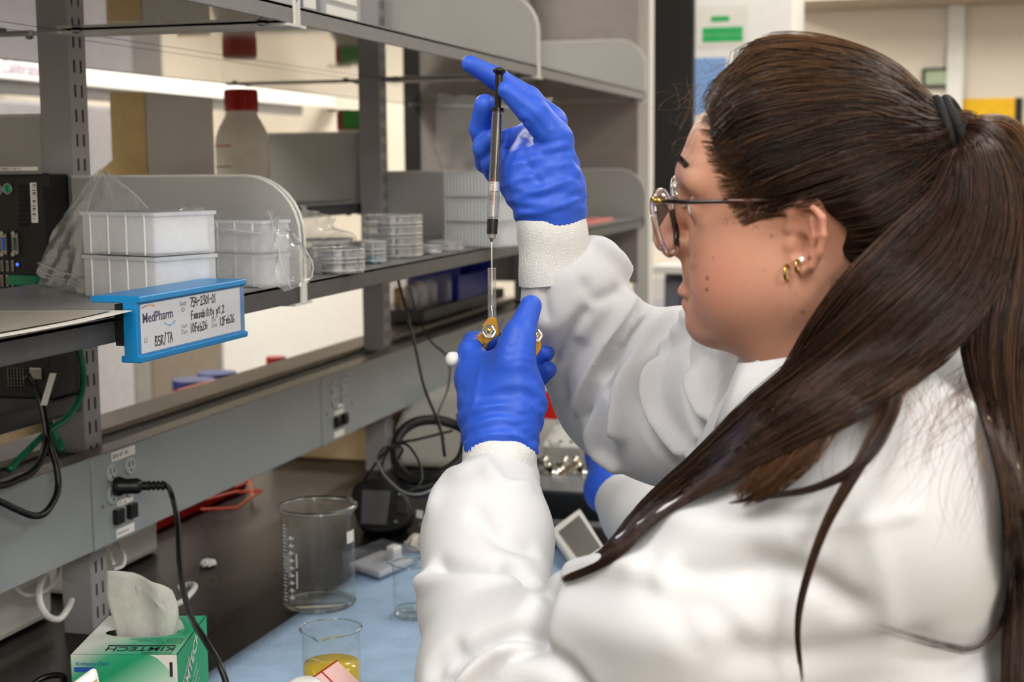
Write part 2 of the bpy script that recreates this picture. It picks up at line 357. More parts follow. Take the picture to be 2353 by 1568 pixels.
# ---- bench
m_bench = M('black_epoxy_top', '#1d1713', .30, noise=.25, scale=6, bump=.05, bscale=300, spec=.20)
m_cab = M('bench_cabinet', '#a8a9a8', .45)
m_steel_grey = M('grey_enamel', '#97979a', .38, noise=.03, scale=8, bump=.05, bscale=500)
m_steel_light = M('light_grey_enamel', '#b4b3b0', .4, noise=.03, scale=8)
BT = 0.90
MB().box((-1.86, -1.2, BT-.03), (-.30, 3.95, BT)).build('bench_worktop', m_bench, bevel=.003)
tag(bpy.data.objects['bench_worktop'], 'long black epoxy bench worktop under the shelving', 'worktop')
for k in range(6):
    y = -1.15+k*.85
    if k in (2, 3): continue            # kneehole where she sits
    t = thing('base_cabinet', 'grey base cabinet under the worktop, '+('at its near end', 'just before the kneehole', '', '', 'just beyond the kneehole', 'at its far end')[k], 'cabinet', (-.75, y+.42, 0), group='cabinets under the bench')
    MB().box((-1.1, y, .1), (-.37, y+.84, BT-.03)).box((-1.08, y+.01, 0), (-.43, y+.83, .1)).build('body', m_cab, t)
    d = MB().box((-.37, y+.01, .14), (-.35, y+.83, BT-.05)).build('door', m_steel_light, t, bevel=.003)
    MB().tube([(-.35, y+.30, .8), (-.325, y+.30, .8), (-.325, y+.54, .8), (-.35, y+.54, .8)], .005, 8).build('handle', M('chrome', '#c8c8c8', .15, 1.), d)

# ---- shelving on the bench
XP = -1.068
Y1P, Y2P, Y3P = 1.656, 2.745, 3.86         # posts
m_post = M('post_grey', '#9b9a9c', .4, noise=.03, scale=9, bump=.04, bscale=400)
m_slot = M('slot_dark', '#141414', .8)
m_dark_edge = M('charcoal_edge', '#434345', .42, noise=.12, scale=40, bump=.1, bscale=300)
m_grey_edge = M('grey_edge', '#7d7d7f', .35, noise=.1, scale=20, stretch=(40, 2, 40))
m_under = M('polished_underside', '#a7a49f', .055, .85, noise=.02, scale=3)
m_top = M('shelf_top_grey', '#8d8d8c', .35, noise=.05)
m_endp = M('end_panel_grey', '#acaba8', .42, noise=.03, scale=8)
m_rim = M('light_rim', '#d6d4cf', .4)
m_bolt = M('zinc_bolt', '#9c9c9c', .25, 1.)
unit = thing('bench_shelving', 'grey steel double-sided shelving standing on the black bench', 'shelving', (XP, Y2P, BT))
def post(y, h0=BT, h1=2.5):
    w, dp, t = .040, .045, .003
    b = MB().box((XP-dp, y, h0), (XP, y+t, h1)).box((XP-dp, y+w-t, h0), (XP, y+w, h1)).box((XP-t, y+t, h0), (XP, y+w-t, h1)).box((XP-dp, y+t, h0), (XP-dp+t, y+w-t, h1))
    o = b.build('post', m_post, unit, bevel=.0008)
    s = MB(); z = h0+.02
    while z < min(h1, 2.0):
        for q in (.012, .027): s.box((XP-.004, y+q-.0017, z), (XP+.0004, y+q+.0017, z+.016))
        z += .0315
    sl = s.build('slot_row', m_slot, o); sl['kind'] = 'stuff'
for y in (.56, Y1P, Y2P, Y3P): post(y)
def end_panel(y, x_in, x_out, z0, z1, side=1):
    """bracket plate across the shelf with a rounded top outer corner"""
    L = abs(x_out-x_in); r = .075; H = z1-z0
    poly = [(0, 0), (L, 0), (L, H-r)]+[(L-r+r*math.cos(a), H-r+r*math.sin(a)) for a in np.linspace(0, PI/2, 9)[1:]]+[(0, H)]
    d = 1 if x_out > x_in else -1
    o = MB().prism(poly, (x_in, y, z0), (d, 0, 0), (0, 0, 1), (0, 1, 0), .0025).build('end_panel', m_endp, unit)
    c = [(L, 0), (L, H-r)]+[(L-r+r*math.cos(a), H-r+r*math.sin(a)) for a in np.linspace(0, PI/2, 9)[1:]]+[(0, H)]
    MB().tube([(x_in+d*p[0], y+.0012, z0+p[1]) for p in c], .0022, 6).build('rim', m_rim, o)
def shelf(x_in, x_out, ya, yb, zt, th, mats, lip=True):
    """tray shelf: top skin, polished underside, front lip"""
    lo, hi = min(x_in, x_out), max(x_in, x_out)
    b = MB().box((lo, ya, zt-.004), (hi, yb, zt)).build('shelf', mats[0], unit)
    MB().box((lo+.004, ya+.002, zt-th+.001), (hi-.004, yb-.002, zt-.006)).build('underside', mats[1], b)
    xf = x_out; e = .004 if x_out > x_in else -.004
    MB().box((min(xf-e, xf), ya, zt-th), (max(xf-e, xf), yb, zt+.0005)).build('front_lip', mats[2], b, bevel=.0015)
    for xb in np.linspace(lo+.03, hi-.03, 2):
        for yy in (ya+.025, yb-.025): MB().lathe([(.0055, 0), (.0065, -.002), (.003, -.004)], (xb, yy, zt-th), n=10).build('bolt', m_bolt, b, smooth=True)
    return b
XF = -.752
bays = [(.60, Y1P-.004), (Y1P+.004, Y2P+.036), (Y2P+.044, Y3P+.03)]
for k, (ya, yb) in enumerate(bays):
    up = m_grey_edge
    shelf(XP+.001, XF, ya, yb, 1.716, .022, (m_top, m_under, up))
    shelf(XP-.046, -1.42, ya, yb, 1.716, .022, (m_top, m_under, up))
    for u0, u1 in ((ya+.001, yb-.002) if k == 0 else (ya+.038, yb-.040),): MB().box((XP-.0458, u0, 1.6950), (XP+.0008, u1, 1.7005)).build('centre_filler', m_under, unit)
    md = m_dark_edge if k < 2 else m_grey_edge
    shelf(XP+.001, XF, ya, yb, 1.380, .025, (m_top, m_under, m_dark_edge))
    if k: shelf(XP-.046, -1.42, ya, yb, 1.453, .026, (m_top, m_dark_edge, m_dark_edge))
    for y in (ya+.001, yb-.0035):
        end_panel(y, XP+.001, XF+.002, 1.692, 1.855); end_panel(y, XP+.001, XF+.002, 1.354, 1.511)
        end_panel(y, XP-.046, -1.42, 1.692, 1.855)
        if k and (k == 1 or y < 3): end_panel(y, XP-.046, -1.42, 1.426, 1.591)
    # light angle strips under the shelf ends
    for y in (ya, yb-.022):
        MB().box((XP+.002, y, 1.690), (XF+.003, y+.022, 1.6935)).build('bracket_strip', m_rim, unit); MB().box((XP+.002, y, 1.3515), (XF+.003, y+.022, 1.3545)).build('bracket_strip', m_rim, unit)
# white seams at the front ends
for y in (Y1P, Y2P+.040):
    for z0, z1 in ((1.690, 1.72), (1.3515, 1.384)): MB().box((XF-.03, y-.004, z0), (XF+.0035, y+.004, z1)).build('seam_cover', m_rim, unit, bevel=.001)
# low shelf behind the near post carrying the computer
lo = MB().box((-1.44, .62, 1.204), (-1.0685, 1.6545, 1.229)).build('shelf', m_dark_edge, unit, bevel=.004)
# white end upright of the unit
MB().box((-.80, Y3P+.10, 0), (-.755, Y3P+.17, 2.6)).build('support_column', M('column_white', '#dcdad5', .45, noise=.02)); tag(bpy.data.objects['support_column'], 'slim white column at the far end of the shelving', 'column')

# ---- service rail with sockets
m_race = M('raceway_blue_grey', '#969c9d', .34, noise=.03, scale=5)
m_race_top = M('raceway_top_beige', '#a59d90', .4, .25)
m_race_dark = M('raceway_channel', '#45484a', .5)
XR = -1.032
rail = thing('service_rail', 'blue-grey electrical service rail running along the bench under the shelves', 'service rail', (XR, 2.0, 1.03))
ZT, ZB = 1.1525, 1.030
MB().box((-1.064, .2, ZB+.003), (XR-.004, 3.95, ZT-.010)).build('housing', m_race_top, rail); MB().box((-1.19, .2, ZB+.003), (-1.118, 3.95, ZT-.010)).build('housing', m_race_top, rail)
for a, b, m, z in ((-1.066, XR-.0005, m_race_top, ZT), (-1.118, -1.066, m_race_dark, ZT-.004), (-1.19, -1.118, m_race_top, ZT+.004)):
    if m is m_race_dark:
        for u0, u1 in ((.2, .559), (.601, Y1P-.001), (Y1P+.041, Y2P-.001), (Y2P+.041, Y3P-.001), (Y3P+.041, 3.95)): MB().box((a, u0, ZT-.010), (b, u1, z)).build('top_strip', m, rail)
    else: MB().box((a, .2, ZT-.010), (b, 3.95, z)).build('top_strip', m, rail)
S1 = (PX(210, 1130, XR)[1], PX(352, 1100, XR)[1]); S2 = (PX(737, 940, XR)[1], PX(815, 920, XR)[1])
cuts = [(.2, S1[0]-.001), (S1[1]+.001, S2[0]-.001), (S2[1]+.001, 3.0), (3.002, 3.95)]
for a, b in cuts: MB().box((XR-.004, a, ZB), (XR, b, ZT)).build('cover_panel', m_race, rail, bevel=.0012)
m_black = M('black_plastic', '#151516', .38, noise=.1)
m_label = M('paper_label', '#ecebe6', .6, noise=.02); m_ink = M('ink', '#2a2a2c', .6)
m_sock = M('socket_grey', '#a9afb0', .35)
def socket_plate(s, tall, second):
    pl = MB().box((XR-.004, s[0], ZB-.001), (XR+.0025, s[1], ZT+.0005)).build('socket_plate', m_race, rail, bevel=.003)
    W = s[1]-s[0]; x = XR+.0025; yc = lambda t: s[0]+W*t
    zz = lambda t: ZB+(ZT-ZB)*t
    def lab(y0, y1, z0, z1, txt, size):
        l = MB().box((x, y0, z0), (x+.0004, y1, z1)).build('label', m_label, pl); tb = MB()
        put_text(tb, txt, (x+.0008, y0+.002, (z0+z1)/2-size*.35), (0, 1, 0), (0, 0, 1), size); tb.build('lettering', m_ink, l)
    if not second: lab(yc(.30), yc(.68), zz(.885), zz(.985), 'RP3 47  49', .0085)
    for q in ((.28, .58) if not second else (.34, .62)):
        for zc in ((.82, .62) if second else (.80, .55)):
            yy, z = yc(q), zz(zc-.02)
            sk = MB().lathe([(.0125, 0), (.0125, .002), (.0115, .0028)], (x, yy, z), (1, 0, 0), 20).build('socket_face', m_sock, pl, smooth=True, angle=30)
            for dy in (-.0045, .0045): MB().box((x+.0026, yy+dy-.0009, z-.001), (x+.0031, yy+dy+.0009, z+.006)).build('socket_slot', m_slot, sk)
            MB().lathe([(.0018, 0), (.0018, .0005)], (x+.0026, yy, z-.006), (1, 0, 0), 8).build('socket_slot', m_slot, sk)
    if second: lab(yc(.45), yc(.62), zz(.47), zz(.52), '', .003)
    lab(yc(.36), yc(.62), zz(.375), zz(.435), 'C5   C6' if not second else '', .006)
    for q in ((.34, .56) if not second else (.38, .60)):
        j = MB().box((x, yc(q)-.009, zz(.20)), (x+.008, yc(q)+.009, zz(.36))).build('data_jack', m_black, pl, bevel=.001)
        MB().box((x+.0075, yc(q)-.0055, zz(.22)), (x+.0083, yc(q)+.0055, zz(.31))).build('jack_opening', m_slot, j)
    lab(yc(.33), yc(.62), zz(.035), zz(.13), 'Normal Circuit' if not second else '', .0045)
    for q in (.13, .87): MB().lathe([(.0026, 0), (.0022, .0012), (.0004, .0016)], (x, yc(q), zz(.45)), (1, 0, 0), 10).build('screw', m_bolt, pl, smooth=True)
    return x, yc, zz
SX, S_yc, S_zz = socket_plate(S1, 1, False); socket_plate(S2, 1, True)

# ---- far end: dark upright, cabinet with notices, wall fittings
m_blk = M('matt_black_panel', '#1b1a1a', .55, noise=.1, scale=4)
a = PY(1499, 300, 4.45); b = PY(1592, 300, 4.45); zb = PY(1540, 556, 4.45)[2]
MB().box((a[0], 4.45, zb), (b[0], 4.49, 2.6)).build('black_cabinet_side', m_blk, bevel=.004)
tag(bpy.data.objects['black_cabinet_side'], 'tall matt black panel hanging beyond the white column', 'panel')
a2 = PY(1592, 100, 4.9)[0]; b2 = PY(1822, 100, 4.9)[0]; zc = PY(1700, 262, 4.9)[2]
nb = thing('notice_cabinet', 'white wall cabinet with green printed labels and blue notice behind her head', 'cabinet', ((a2+b2)/2, 5.2, 1.2))
m_glow = M('cabinet_white', '#f4f4f2', .5, noise=.02)
MB().box((a2, 4.905, 1.2), (b2, 5.3, 2.6)).build('body', m_glow, nb, bevel=.006)
m_green = M('label_green', '#2fb564', .5); m_blue = M('notice_blue', '#86aee6', .5, noise=.04, scale=20)
fy = 4.9045
def npost(x0, y0, x1, y1, m, nm, dz=.002):
    p, q = PY(x0, y0, fy), PY(x1, y1, fy); return MB().box((p[0], fy-dz, q[2]), (q[0], fy, p[2])).build(nm, m, nb)
npost(1603, 14, 1718, 104, m_label, 'label_sheet', .0015)
npost(1634, 38, 1676, 49, m_green, 'printed_strip'); npost(1614, 64, 1707, 78, m_green, 'printed_strip'); npost(1614, 82, 1707, 95, m_green, 'printed_strip')
npost(1592, 134, 1668, 262, m_blue, 'blue_notice')
MB().box((b2-.01, 4.93, 1.90), (b2+.03, 5.0, 1.945)).build('door_handle', m_white_metal, nb, bevel=.01)
# wall fittings on the back wall
yw = Y1
def onwall(x0, y0, x1, y1, name, m, t, label=None, cat=None, parent=None):
    p, q = PY(x0, y0, yw), PY(x1, y1, yw); o = MB().box((p[0], yw-t, q[2]), (q[0], yw, p[2])).build(name, m, parent, bevel=.003)
    if label: tag(o, label, cat)
    return o
p = PY(1800, -60, yw); q = PY(2600, 36, yw)
sof = MB().box((p[0], yw-.45, q[2]+.06), (X1, yw, CEIL)).build('trim_1', M('soffit_tan', '#a99c8b', .7)); structure(sof)
onwall(2182, -80, 2206, 420, 'wall_pipe', m_white_metal, .05, 'white vertical pipe boxed on the cream back wall', 'pipe')
tm = thing('wall_thermostat', 'small black-framed wall display with pale green screen', 'thermostat', PY(2146, 180, yw), w=True)
onwall(2120, 158, 2178, 201, 'casing', m_blk, .03, parent=tm); 
p, q = PY(2127, 164, yw-.03), PY(2176, 194, yw-.03); MB().box((p[0], yw-.032, q[2]), (q[0], yw-.03, p[2])).build('screen', M('lcd_green', '#a9b79a', .3), tm)
ys = thing('safety_sign', 'yellow safety sign with black right edge on the back wall', 'sign', PY(2265, 300, yw))
p, q = PY(2172, 228, yw), PY(2347, 330, yw); MB().box((p[0], yw-.006, q[2]), (q[0], yw, p[2])).build('plate', M('sign_yellow', '#f2bd00', .5), ys)
MB().box((q[0]-.03, yw-.008, q[2]), (q[0], yw-.006, p[2])).build('border', m_blk, ys)
p = PY(2200, 735, yw)
tr = MB().box((-.9, yw-.03, p[2]-.02), (X1, yw, p[2]+.01)).build('trim_2', M('wall_rail', '#8d8577', .5)); structure(tr)
# grey wall segment behind the end of the bench and a clear drawer rack
rk = thing('acrylic_rack', 'clear acrylic drawer rack with white shelf edge beyond the bench end', 'rack', P(1530, 720, 4.3))
yk = 4.2; m_acr = film('clear_acrylic', '#eef0f6', .10, '#dfe3f0', .05, .8)
def rkbox(x0, y0, x1, y1, nm, m, t0=0., t1=.2):
    p, q = PY(x0, y0, yk), PY(x1, y1, yk); return MB().box((p[0], yk+t0, q[2]), (q[0], yk+t1, p[2])).build(nm, m, rk, bevel=.002)
rkbox(1494, 612, 1580, 630, 'top_edge', m_white_metal); rkbox(1452, 640, 1520, 720, 'drawer', m_acr, .02); rkbox(1530, 650, 1600, 740, 'drawer', m_acr, .02); rkbox(1500, 633, 1570, 735, 'back_panel', M('dusk_grey', '#57535c', .6), .2, .21)
rkbox(1500, 712, 1540, 718, 'tube_row', M('amber', '#c79a4a', .5), .05, .06); rkbox(1538, 718, 1575, 738, 'tube_row', M('coral', '#dc9a86', .5), .05, .06)
# benchtop under the rack
p = PY(1530, 745, yk)
bb = thing('side_bench', 'grey side bench carrying the acrylic rack', 'bench', (-.75, 4.6, 0)); MB().box((-1.3, 4.0, p[2]-.04), (-.35, 5.0, p[2]-.003)).build('top', m_steel_grey, bb); MB().box((-1.25, 4.05, 0), (-.4, 4.95, p[2]-.04)).build('body', m_cab, bb)

# ---- the aisle on the far side of the shelving
m_lil = M('lilac_grey_cabinet', '#716e76', .45, noise=.03)
for k, (ya, yb) in enumerate(((2.2, 3.0), (3.0, 3.86), (3.86, 4.70))):
    t = thing('wall_cabinet', ('grey wall cabinet across the aisle, %s of three' % ('nearest', 'middle', 'farthest')[k]), 'cabinet', (X0, (ya+yb)/2, 1.87), group='cabinets across the aisle')
    MB().box((X0, ya+.003, 1.87), (-2.77, yb-.003, 2.6)).build('body', m_lil, t); MB().box((-2.77, ya+.006, 1.875), (-2.75, yb-.006, 2.595)).build('door', m_lil, t, bevel=.002)
bd = thing('calibration_sign_rail', 'white sign rail lettered Calibration across the aisle', 'sign', (-2.72, 4.2, 1.79))
MB().box((-2.74, 2.2, 1.797), (-2.70, 6.39, 1.863)).build('board', m_glow, bd)
tb = MB(); p = PX(2, 172, -2.6985); put_text(tb, 'Calibration', (-2.6985, p[1], 1.812), (0, 1, 0), (0, 0, 1), .055); tb.build('lettering', M('purple_ink', '#8d6f9c', .6), bd)
MB().box((-2.78, 2.2, 1.755), (-2.745, 6.1, 1.797)).build('lower_rail', m_steel_grey, bd)
t = thing('aisle_bench', 'pale bench unit across the aisle seen under the shelves', 'bench', (-2.75, 4, 0)); MB().box((X0+.01, 1.2, .86), (-2.45, 6.2, .9)).build('top', m_steel_light, t); MB().box((X0+.01, 1.25, 0), (-2.5, 6.15, .86)).build('body', M('beige_front', '#c7b08c', .5), t)

t = thing('grey_instrument', 'tall lilac-grey instrument housing on the bench across the aisle', 'instrument', (-2.9, 3.8, .9)); MB().box((X0+.02, 2.4, .9005), (-2.72, 4.62, 1.735)).build('housing', M('lilac_housing', '#8f8c92', .5), t, bevel=.01); MB().box((X0+.02, 4.622, .9005), (-2.74, 4.86, 1.70)).build('side_column', M('grey_column', '#6f6d6c', .5), t, bevel=.006)

# ================================================================ THINGS
m_glass = film('beaker_glass', '#fdfefd', .018, '#ffffff', .02, 1.0, base=.035)
m_glass_rim = M('glass_rim', '#f2f8f4', .03, trans=1., ior=1.47, noise=.01)
m_white_print = M('white_graduation', '#f2f2f0', .7)
m_pp = film('frosted_polypropylene', '#f8fafc', .60, '#fbfcfe', .25, .5, base=.03)
m_pp_solid = M('white_polypropylene', '#f4f6f8', .35, noise=.02)
m_bag = film('polythene_film', '#fbfbfb', .32, '#f4f6f8', .08, 1.0, bump=.5, bscale=26, base=.05)
m_white = M('white_plastic', '#eeece8', .35, noise=.02)
m_red_cap = M('red_cap', '#a81410', .35, noise=.06)
m_cord = M('black_cord', '#131312', .35)
m_cable_white = M('white_cable', '#dddcd8', .4)
def cord(name, label, pts, r, m, n=8, cat='cable', k=8, flat=1.):
    p = catmull(pts, k); o = MB().tube(p, r, n, flat=flat).build(name, m, smooth=True); return tag(o, label, cat)

# ---- shelf edge label holder
hy0, hy1 = 1.222, 1.447
holder = thing('label_holder', 'blue plastic label holder with handwritten study card clipped to shelf edge', 'label holder', (XF, (hy0+hy1)/2, 1.335))
m_hblue = M('holder_blue', '#0f7fbe', .32, noise=.03)
xh = -.726
prof = [(-.745, 1.336), (xh+.003, 1.336), (xh+.004, 1.342), (xh, 1.3425), (xh, 1.3935), (xh+.004, 1.394), (xh+.003, 1.400), (-.775, 1.400), (-.777, 1.3935), (-.7415, 1.3935), (-.7415, 1.3425), (-.745, 1.3425)]
MB().prism([(p[0], p[1]) for p in prof], (0, hy0, 0), (1, 0, 0), (0, 0, 1), (0, 1, 0), hy1-hy0).build('body', m_hblue, holder, bevel=.0012)
MB().box((-.751, hy0+.002, 1.352), (-.7418, hy0+.03, 1.392)).build('grip_pad', m_black, holder)
card = MB().box((xh, hy0+.006, 1.3445), (xh+.0006, hy1-.012, 1.3915)).build('card', M('study_card', '#f1f0ee', .5, noise=.01), holder)
MB().box((xh+.0007, hy0+.003, 1.3435), (xh+.0022, hy1-.004, 1.3925)).build('window', film('holder_window', '#fafcff', .015, '#ffffff', .06, .7), holder)
xt = xh+.0008; U, V3 = (0, 1, 0), (0, 0, 1)
q0 = hy0+.008; tb = MB()
put_text(tb, 'MedPharm', (xt, q0, 1.3735), U, V3, .0135, bold=.00022); tb.build('logo_lettering', M('logo_purple', '#33245f', .5), card)
tb = MB()
for i in range(8):
    a = i/7; tb.lathe([(.0009, 0), (.0009, .0002)], (xt, q0+.001+a*.022, 1.3885+.0015*math.sin(PI*a)), (1, 0, 0), 8, m=0 if a < .4 else 1)
for i in range(8):
    a = i/7; tb.lathe([(.0009, 0), (.0009, .0002)], (xt, q0+.042+a*.020, 1.3695-.003*math.sin(PI*a)), (1, 0, 0), 8, m=2)
tb.build('logo_dots', [M('dot_red', '#b0352e', .5), M('dot_orange', '#e58a2e', .5), M('dot_cyan', '#2aa7d4', .5)], card)
tb = MB(); gp = dict(size=.0055)
for s, y, z in (('Study', .072, 1.3835), ('ID', .076, 1.377), ('Start', .074, 1.3605), ('Date', .074, 1.3545), ('End', .138, 1.3605), ('Date', .138, 1.3545), ('LS', .002, 1.3545)): put_text(tb, s, (xt, q0+y, z), U, V3, .0065)
tb.build('printed_words', M('grey_print', '#77777a', .6), card)
tb = MB()
for s, y, z, h in (('754-2301-01', .094, 1.3805, .0088), ('Feasability pt.2', .096, 1.3675, .0080), ('10Feb26', .093, 1.3540, .0088), ('12Feb26', .157, 1.3550, .0082), ('BSR/TA', .022, 1.3490, .0095)): handwrite(tb, s, (xt, q0+y, z), U, V3, h, .0014)
tb.build('handwriting', M('marker_black', '#151517', .5), card)

# ---- paper sheet on the near shelf
rows = []
for i in range(7):
    a = i/6; r = []
    for j in range(9):
        b_ = j/8; r.append((-1.02+.29*b_, .72+.50*a+.0*b_, 1.3845+.0025*math.sin(3*a+4*b_)+(.004*max(0, b_-.8)*5)*(.4+.6*math.sin(5*a))+.006*max(0, a-.8)))
    rows.append(r)
ps = thing('paper_sheet', 'laminated white paper sheets lying on the near shelf beside label holder', 'paper', (-.85, .95, 1.38))
MB().grid(rows).build('sheet', M('paper_white', '#e9e4da', .45, noise=.02), ps, solid=.0008)
MB().grid([[(p[0]*1-.0+(.012 if j == 0 else -.014 if j == 8 else 0), p[1]+(.012 if i == 0 else -.012 if i == 6 else 0), p[2]+.0012) for j, p in enumerate(r)] for i, r in enumerate(rows)]).build('print', M('grey_print_area', '#b9b1a4', .3, noise=.05, coat=.3), ps)

# ---- pipette tip racks in bags
def tip_box(name, label, o, u, v, L, Wd, z0, tiers, ht, ribs=6, group=None):
    u = np.array([u[0], u[1], 0.]); u /= np.linalg.norm(u); v = np.array([-u[1], u[0], 0.])*(1 if v > 0 else -1)
    t = thing(name, label, 'tip rack', (o[0], o[1], z0), group=group); o = np.array([o[0], o[1], 0.])
    for k in range(tiers):
        za, zb = z0+k*ht, z0+(k+1)*ht-.0012
        q = [o, o+u*L, o+u*L+v*Wd, o+v*Wd]
        b = MB().hexa([p+[0, 0, za] for p in q]+[p+[0, 0, zb] for p in q]).build('rack_tier', m_pp, t, bevel=.002)
        q2 = [o+u*.006+v*.006, o+u*(L-.006)+v*.006, o+u*(L-.006)+v*(Wd-.006), o+u*.006+v*(Wd-.006)]
        MB().hexa([p+[0, 0, za+.003] for p in q2]+[p+[0, 0, zb-.005] for p in q2]).build('tip_block', m_pp_solid, b)
        mb = MB(); c = (o+u*L/2+v*Wd/2)
        q3 = [p+(p-c)/np.linalg.norm(p-c)*.0018 for p in q]
        mb.hexa([p+[0, 0, zb-.004] for p in q3]+[p+[0, 0, zb] for p in q3]); mb.build('lid_edge', m_pp, b)
        for j in range(ribs):
            s = L*(j+.5)/ribs; p0 = o+u*s; MB().hexa([p0-u*.0007-v*.0012+[0, 0, za+.001], p0+u*.0007-v*.0012+[0, 0, za+.001], p0+u*.0007+[0, 0, za+.001], p0-u*.0007+[0, 0, za+.001], p0-u*.0007-v*.0012+[0, 0, zb-.002], p0+u*.0007-v*.0012+[0, 0, zb-.002], p0+u*.0007+[0, 0, zb-.002], p0-u*.0007+[0, 0, zb-.002]]).build('rib', m_pp_solid, b)
    return t
A_, B_ = PZ(195, 683, 1.38), PZ(359, 694, 1.38)
tip_box('tip_rack_stack', 'two-tier frosted tip rack in the bag behind blue label holder', A_, (B_-A_)[:2], 1, .116, .088, 1.3805, 2, .0475, 4, 'bagged tip racks')
tip_box('tip_rack_stack', 'low frosted tip rack in the open bag beside the white shelf seam', PZ(484, 657, 1.38), (.93, -.28), 1, .085, .048, 1.3805, 2, .040, 3, 'bagged tip racks')
R_ = PZ(1022, 567, 1.38)
tip_box('tip_rack_stack', 'tall white stack of tip racks in bag behind the raised glove', R_, (.93, -.30), 1, .115, .075, 1.3805, 3, .0435, 16, 'bagged tip racks')
def bag(name, label, rows, n=5, extra=None, amp=.0015):
    rows = [catmull([P(*p) for p in r], n) for r in rows]
    rows = np.array(rows); rows = np.stack([catmull(rows[:, j], n) for j in range(rows.shape[1])], 1)
    rows = rows+RNG.normal(0, amp*.4, rows.shape)+amp*np.sin(np.arange(rows.shape[0])[:, None, None]*.9+np.arange(rows.shape[1])[None, :, None]*1.3)
    t = thing(name, label, 'plastic bag', rows[-1].mean(0)); o = MB().grid(rows).build('film', m_bag, t, smooth=True)
    if extra:
        for nm, pts, r in extra: MB().tube(catmull([P(*p) for p in pts], 6), r, 6).build(nm, film('bag_seam', '#ffffff', .55, '#f4f6f8', .15, .6), t, smooth=True)
    return t
bag('polythene_bag', 'tented clear bag over the tip racks behind blue label holder', [
    [(168, 455, 1.74), (222, 394, 1.71), (240, 395, 1.70), (262, 402, 1.69), (300, 440, 1.665), (345, 485, 1.645), (362, 500, 1.635), (420, 480, 1.69), (468, 478, 1.75)],
    [(125, 530, 1.75), (185, 470, 1.70), (225, 470, 1.67), (262, 478, 1.66), (310, 492, 1.64), (350, 503, 1.63), (366, 512, 1.626), (425, 508, 1.69), (470, 505, 1.745)],
    [(92, 598, 1.76), (150, 560, 1.70), (186, 560, 1.655), (250, 570, 1.65), (310, 575, 1.635), (350, 580, 1.627), (366, 582, 1.622), (425, 572, 1.69), (472, 568, 1.74)],
    [(88, 640, 1.765), (135, 652, 1.71), (186, 640, 1.652), (250, 648, 1.645), (310, 650, 1.633), (350, 655, 1.625), (366, 657, 1.62), (425, 640, 1.688), (475, 632, 1.735)],
    [(90, 652, 1.765), (140, 668, 1.71), (190, 682, 1.650), (250, 690, 1.645), (310, 694, 1.633), (350, 695, 1.625), (366, 694, 1.62), (425, 672, 1.688), (475, 656, 1.735)]],
    extra=[('zip_seal', [(88, 605, 1.755), (130, 622, 1.71), (184, 638, 1.65)], .0012), ('zip_seal', [(88, 622, 1.755), (130, 638, 1.71), (184, 652, 1.65)], .0007), ('zip_seal', [(89, 630, 1.755), (130, 646, 1.71), (182, 660, 1.65)], .0007),
           ('fold', [(240, 395, 1.70), (300, 438, 1.663), (345, 484, 1.643), (364, 500, 1.633)], .0009), ('fold', [(232, 396, 1.70), (210, 450, 1.69), (196, 498, 1.66)], .0006), ('fold', [(236, 396, 1.70), (256, 450, 1.68), (272, 498, 1.652)], .0006)])
bag('polythene_bag', 'open clear bag of tip racks curling over the shelf front', [
    [(440, 470, 1.80), (500, 480, 1.80), (560, 486, 1.79), (615, 482, 1.76), (640, 500, 1.74), (665, 530, 1.74), (690, 560, 1.76)],
    [(448, 500, 1.77), (500, 512, 1.745), (560, 520, 1.72), (622, 525, 1.69), (641, 530, 1.69), (680, 560, 1.71), (712, 590, 1.75)],
    [(452, 550, 1.76), (500, 560, 1.735), (560, 565, 1.71), (622, 570, 1.685), (642, 575, 1.685), (690, 590, 1.71), (718, 612, 1.75)],
    [(455, 610, 1.755), (500, 615, 1.733), (560, 620, 1.708), (622, 622, 1.683), (648, 628, 1.683), (690, 635, 1.71), (716, 640, 1.74)],
    [(458, 652, 1.755), (500, 656, 1.733), (560, 659, 1.708), (622, 661, 1.683), (668, 665, 1.69), (700, 655, 1.71), (712, 648, 1.73)]],
    extra=[('zip_seal', [(466, 520, 1.74), (540, 530, 1.71), (641, 543, 1.685)], .0014), ('fold', [(615, 482, 1.75), (628, 525, 1.688), (622, 575, 1.683)], .0009), ('fold', [(641, 530, 1.69), (645, 600, 1.682), (668, 664, 1.688)], .0009), ('fold', [(640, 500, 1.74), (690, 558, 1.755), (718, 605, 1.75), (716, 640, 1.74)], .0009)])
bag('polythene_bag', 'crumpled clear bag lying behind the petri dishes', [
    [(690, 470, 2.04), (720, 485, 2.08), (750, 492, 2.12), (772, 502, 2.16)], [(692, 510, 2.04), (725, 520, 2.08), (750, 525, 2.12), (770, 520, 2.16)],
    [(700, 540, 2.06), (740, 540, 2.10), (785, 532, 2.14), (820, 545, 2.18)], [(705, 562, 2.10), (745, 562, 2.14), (785, 562, 2.17), (822, 560, 2.2)]], amp=.0012)
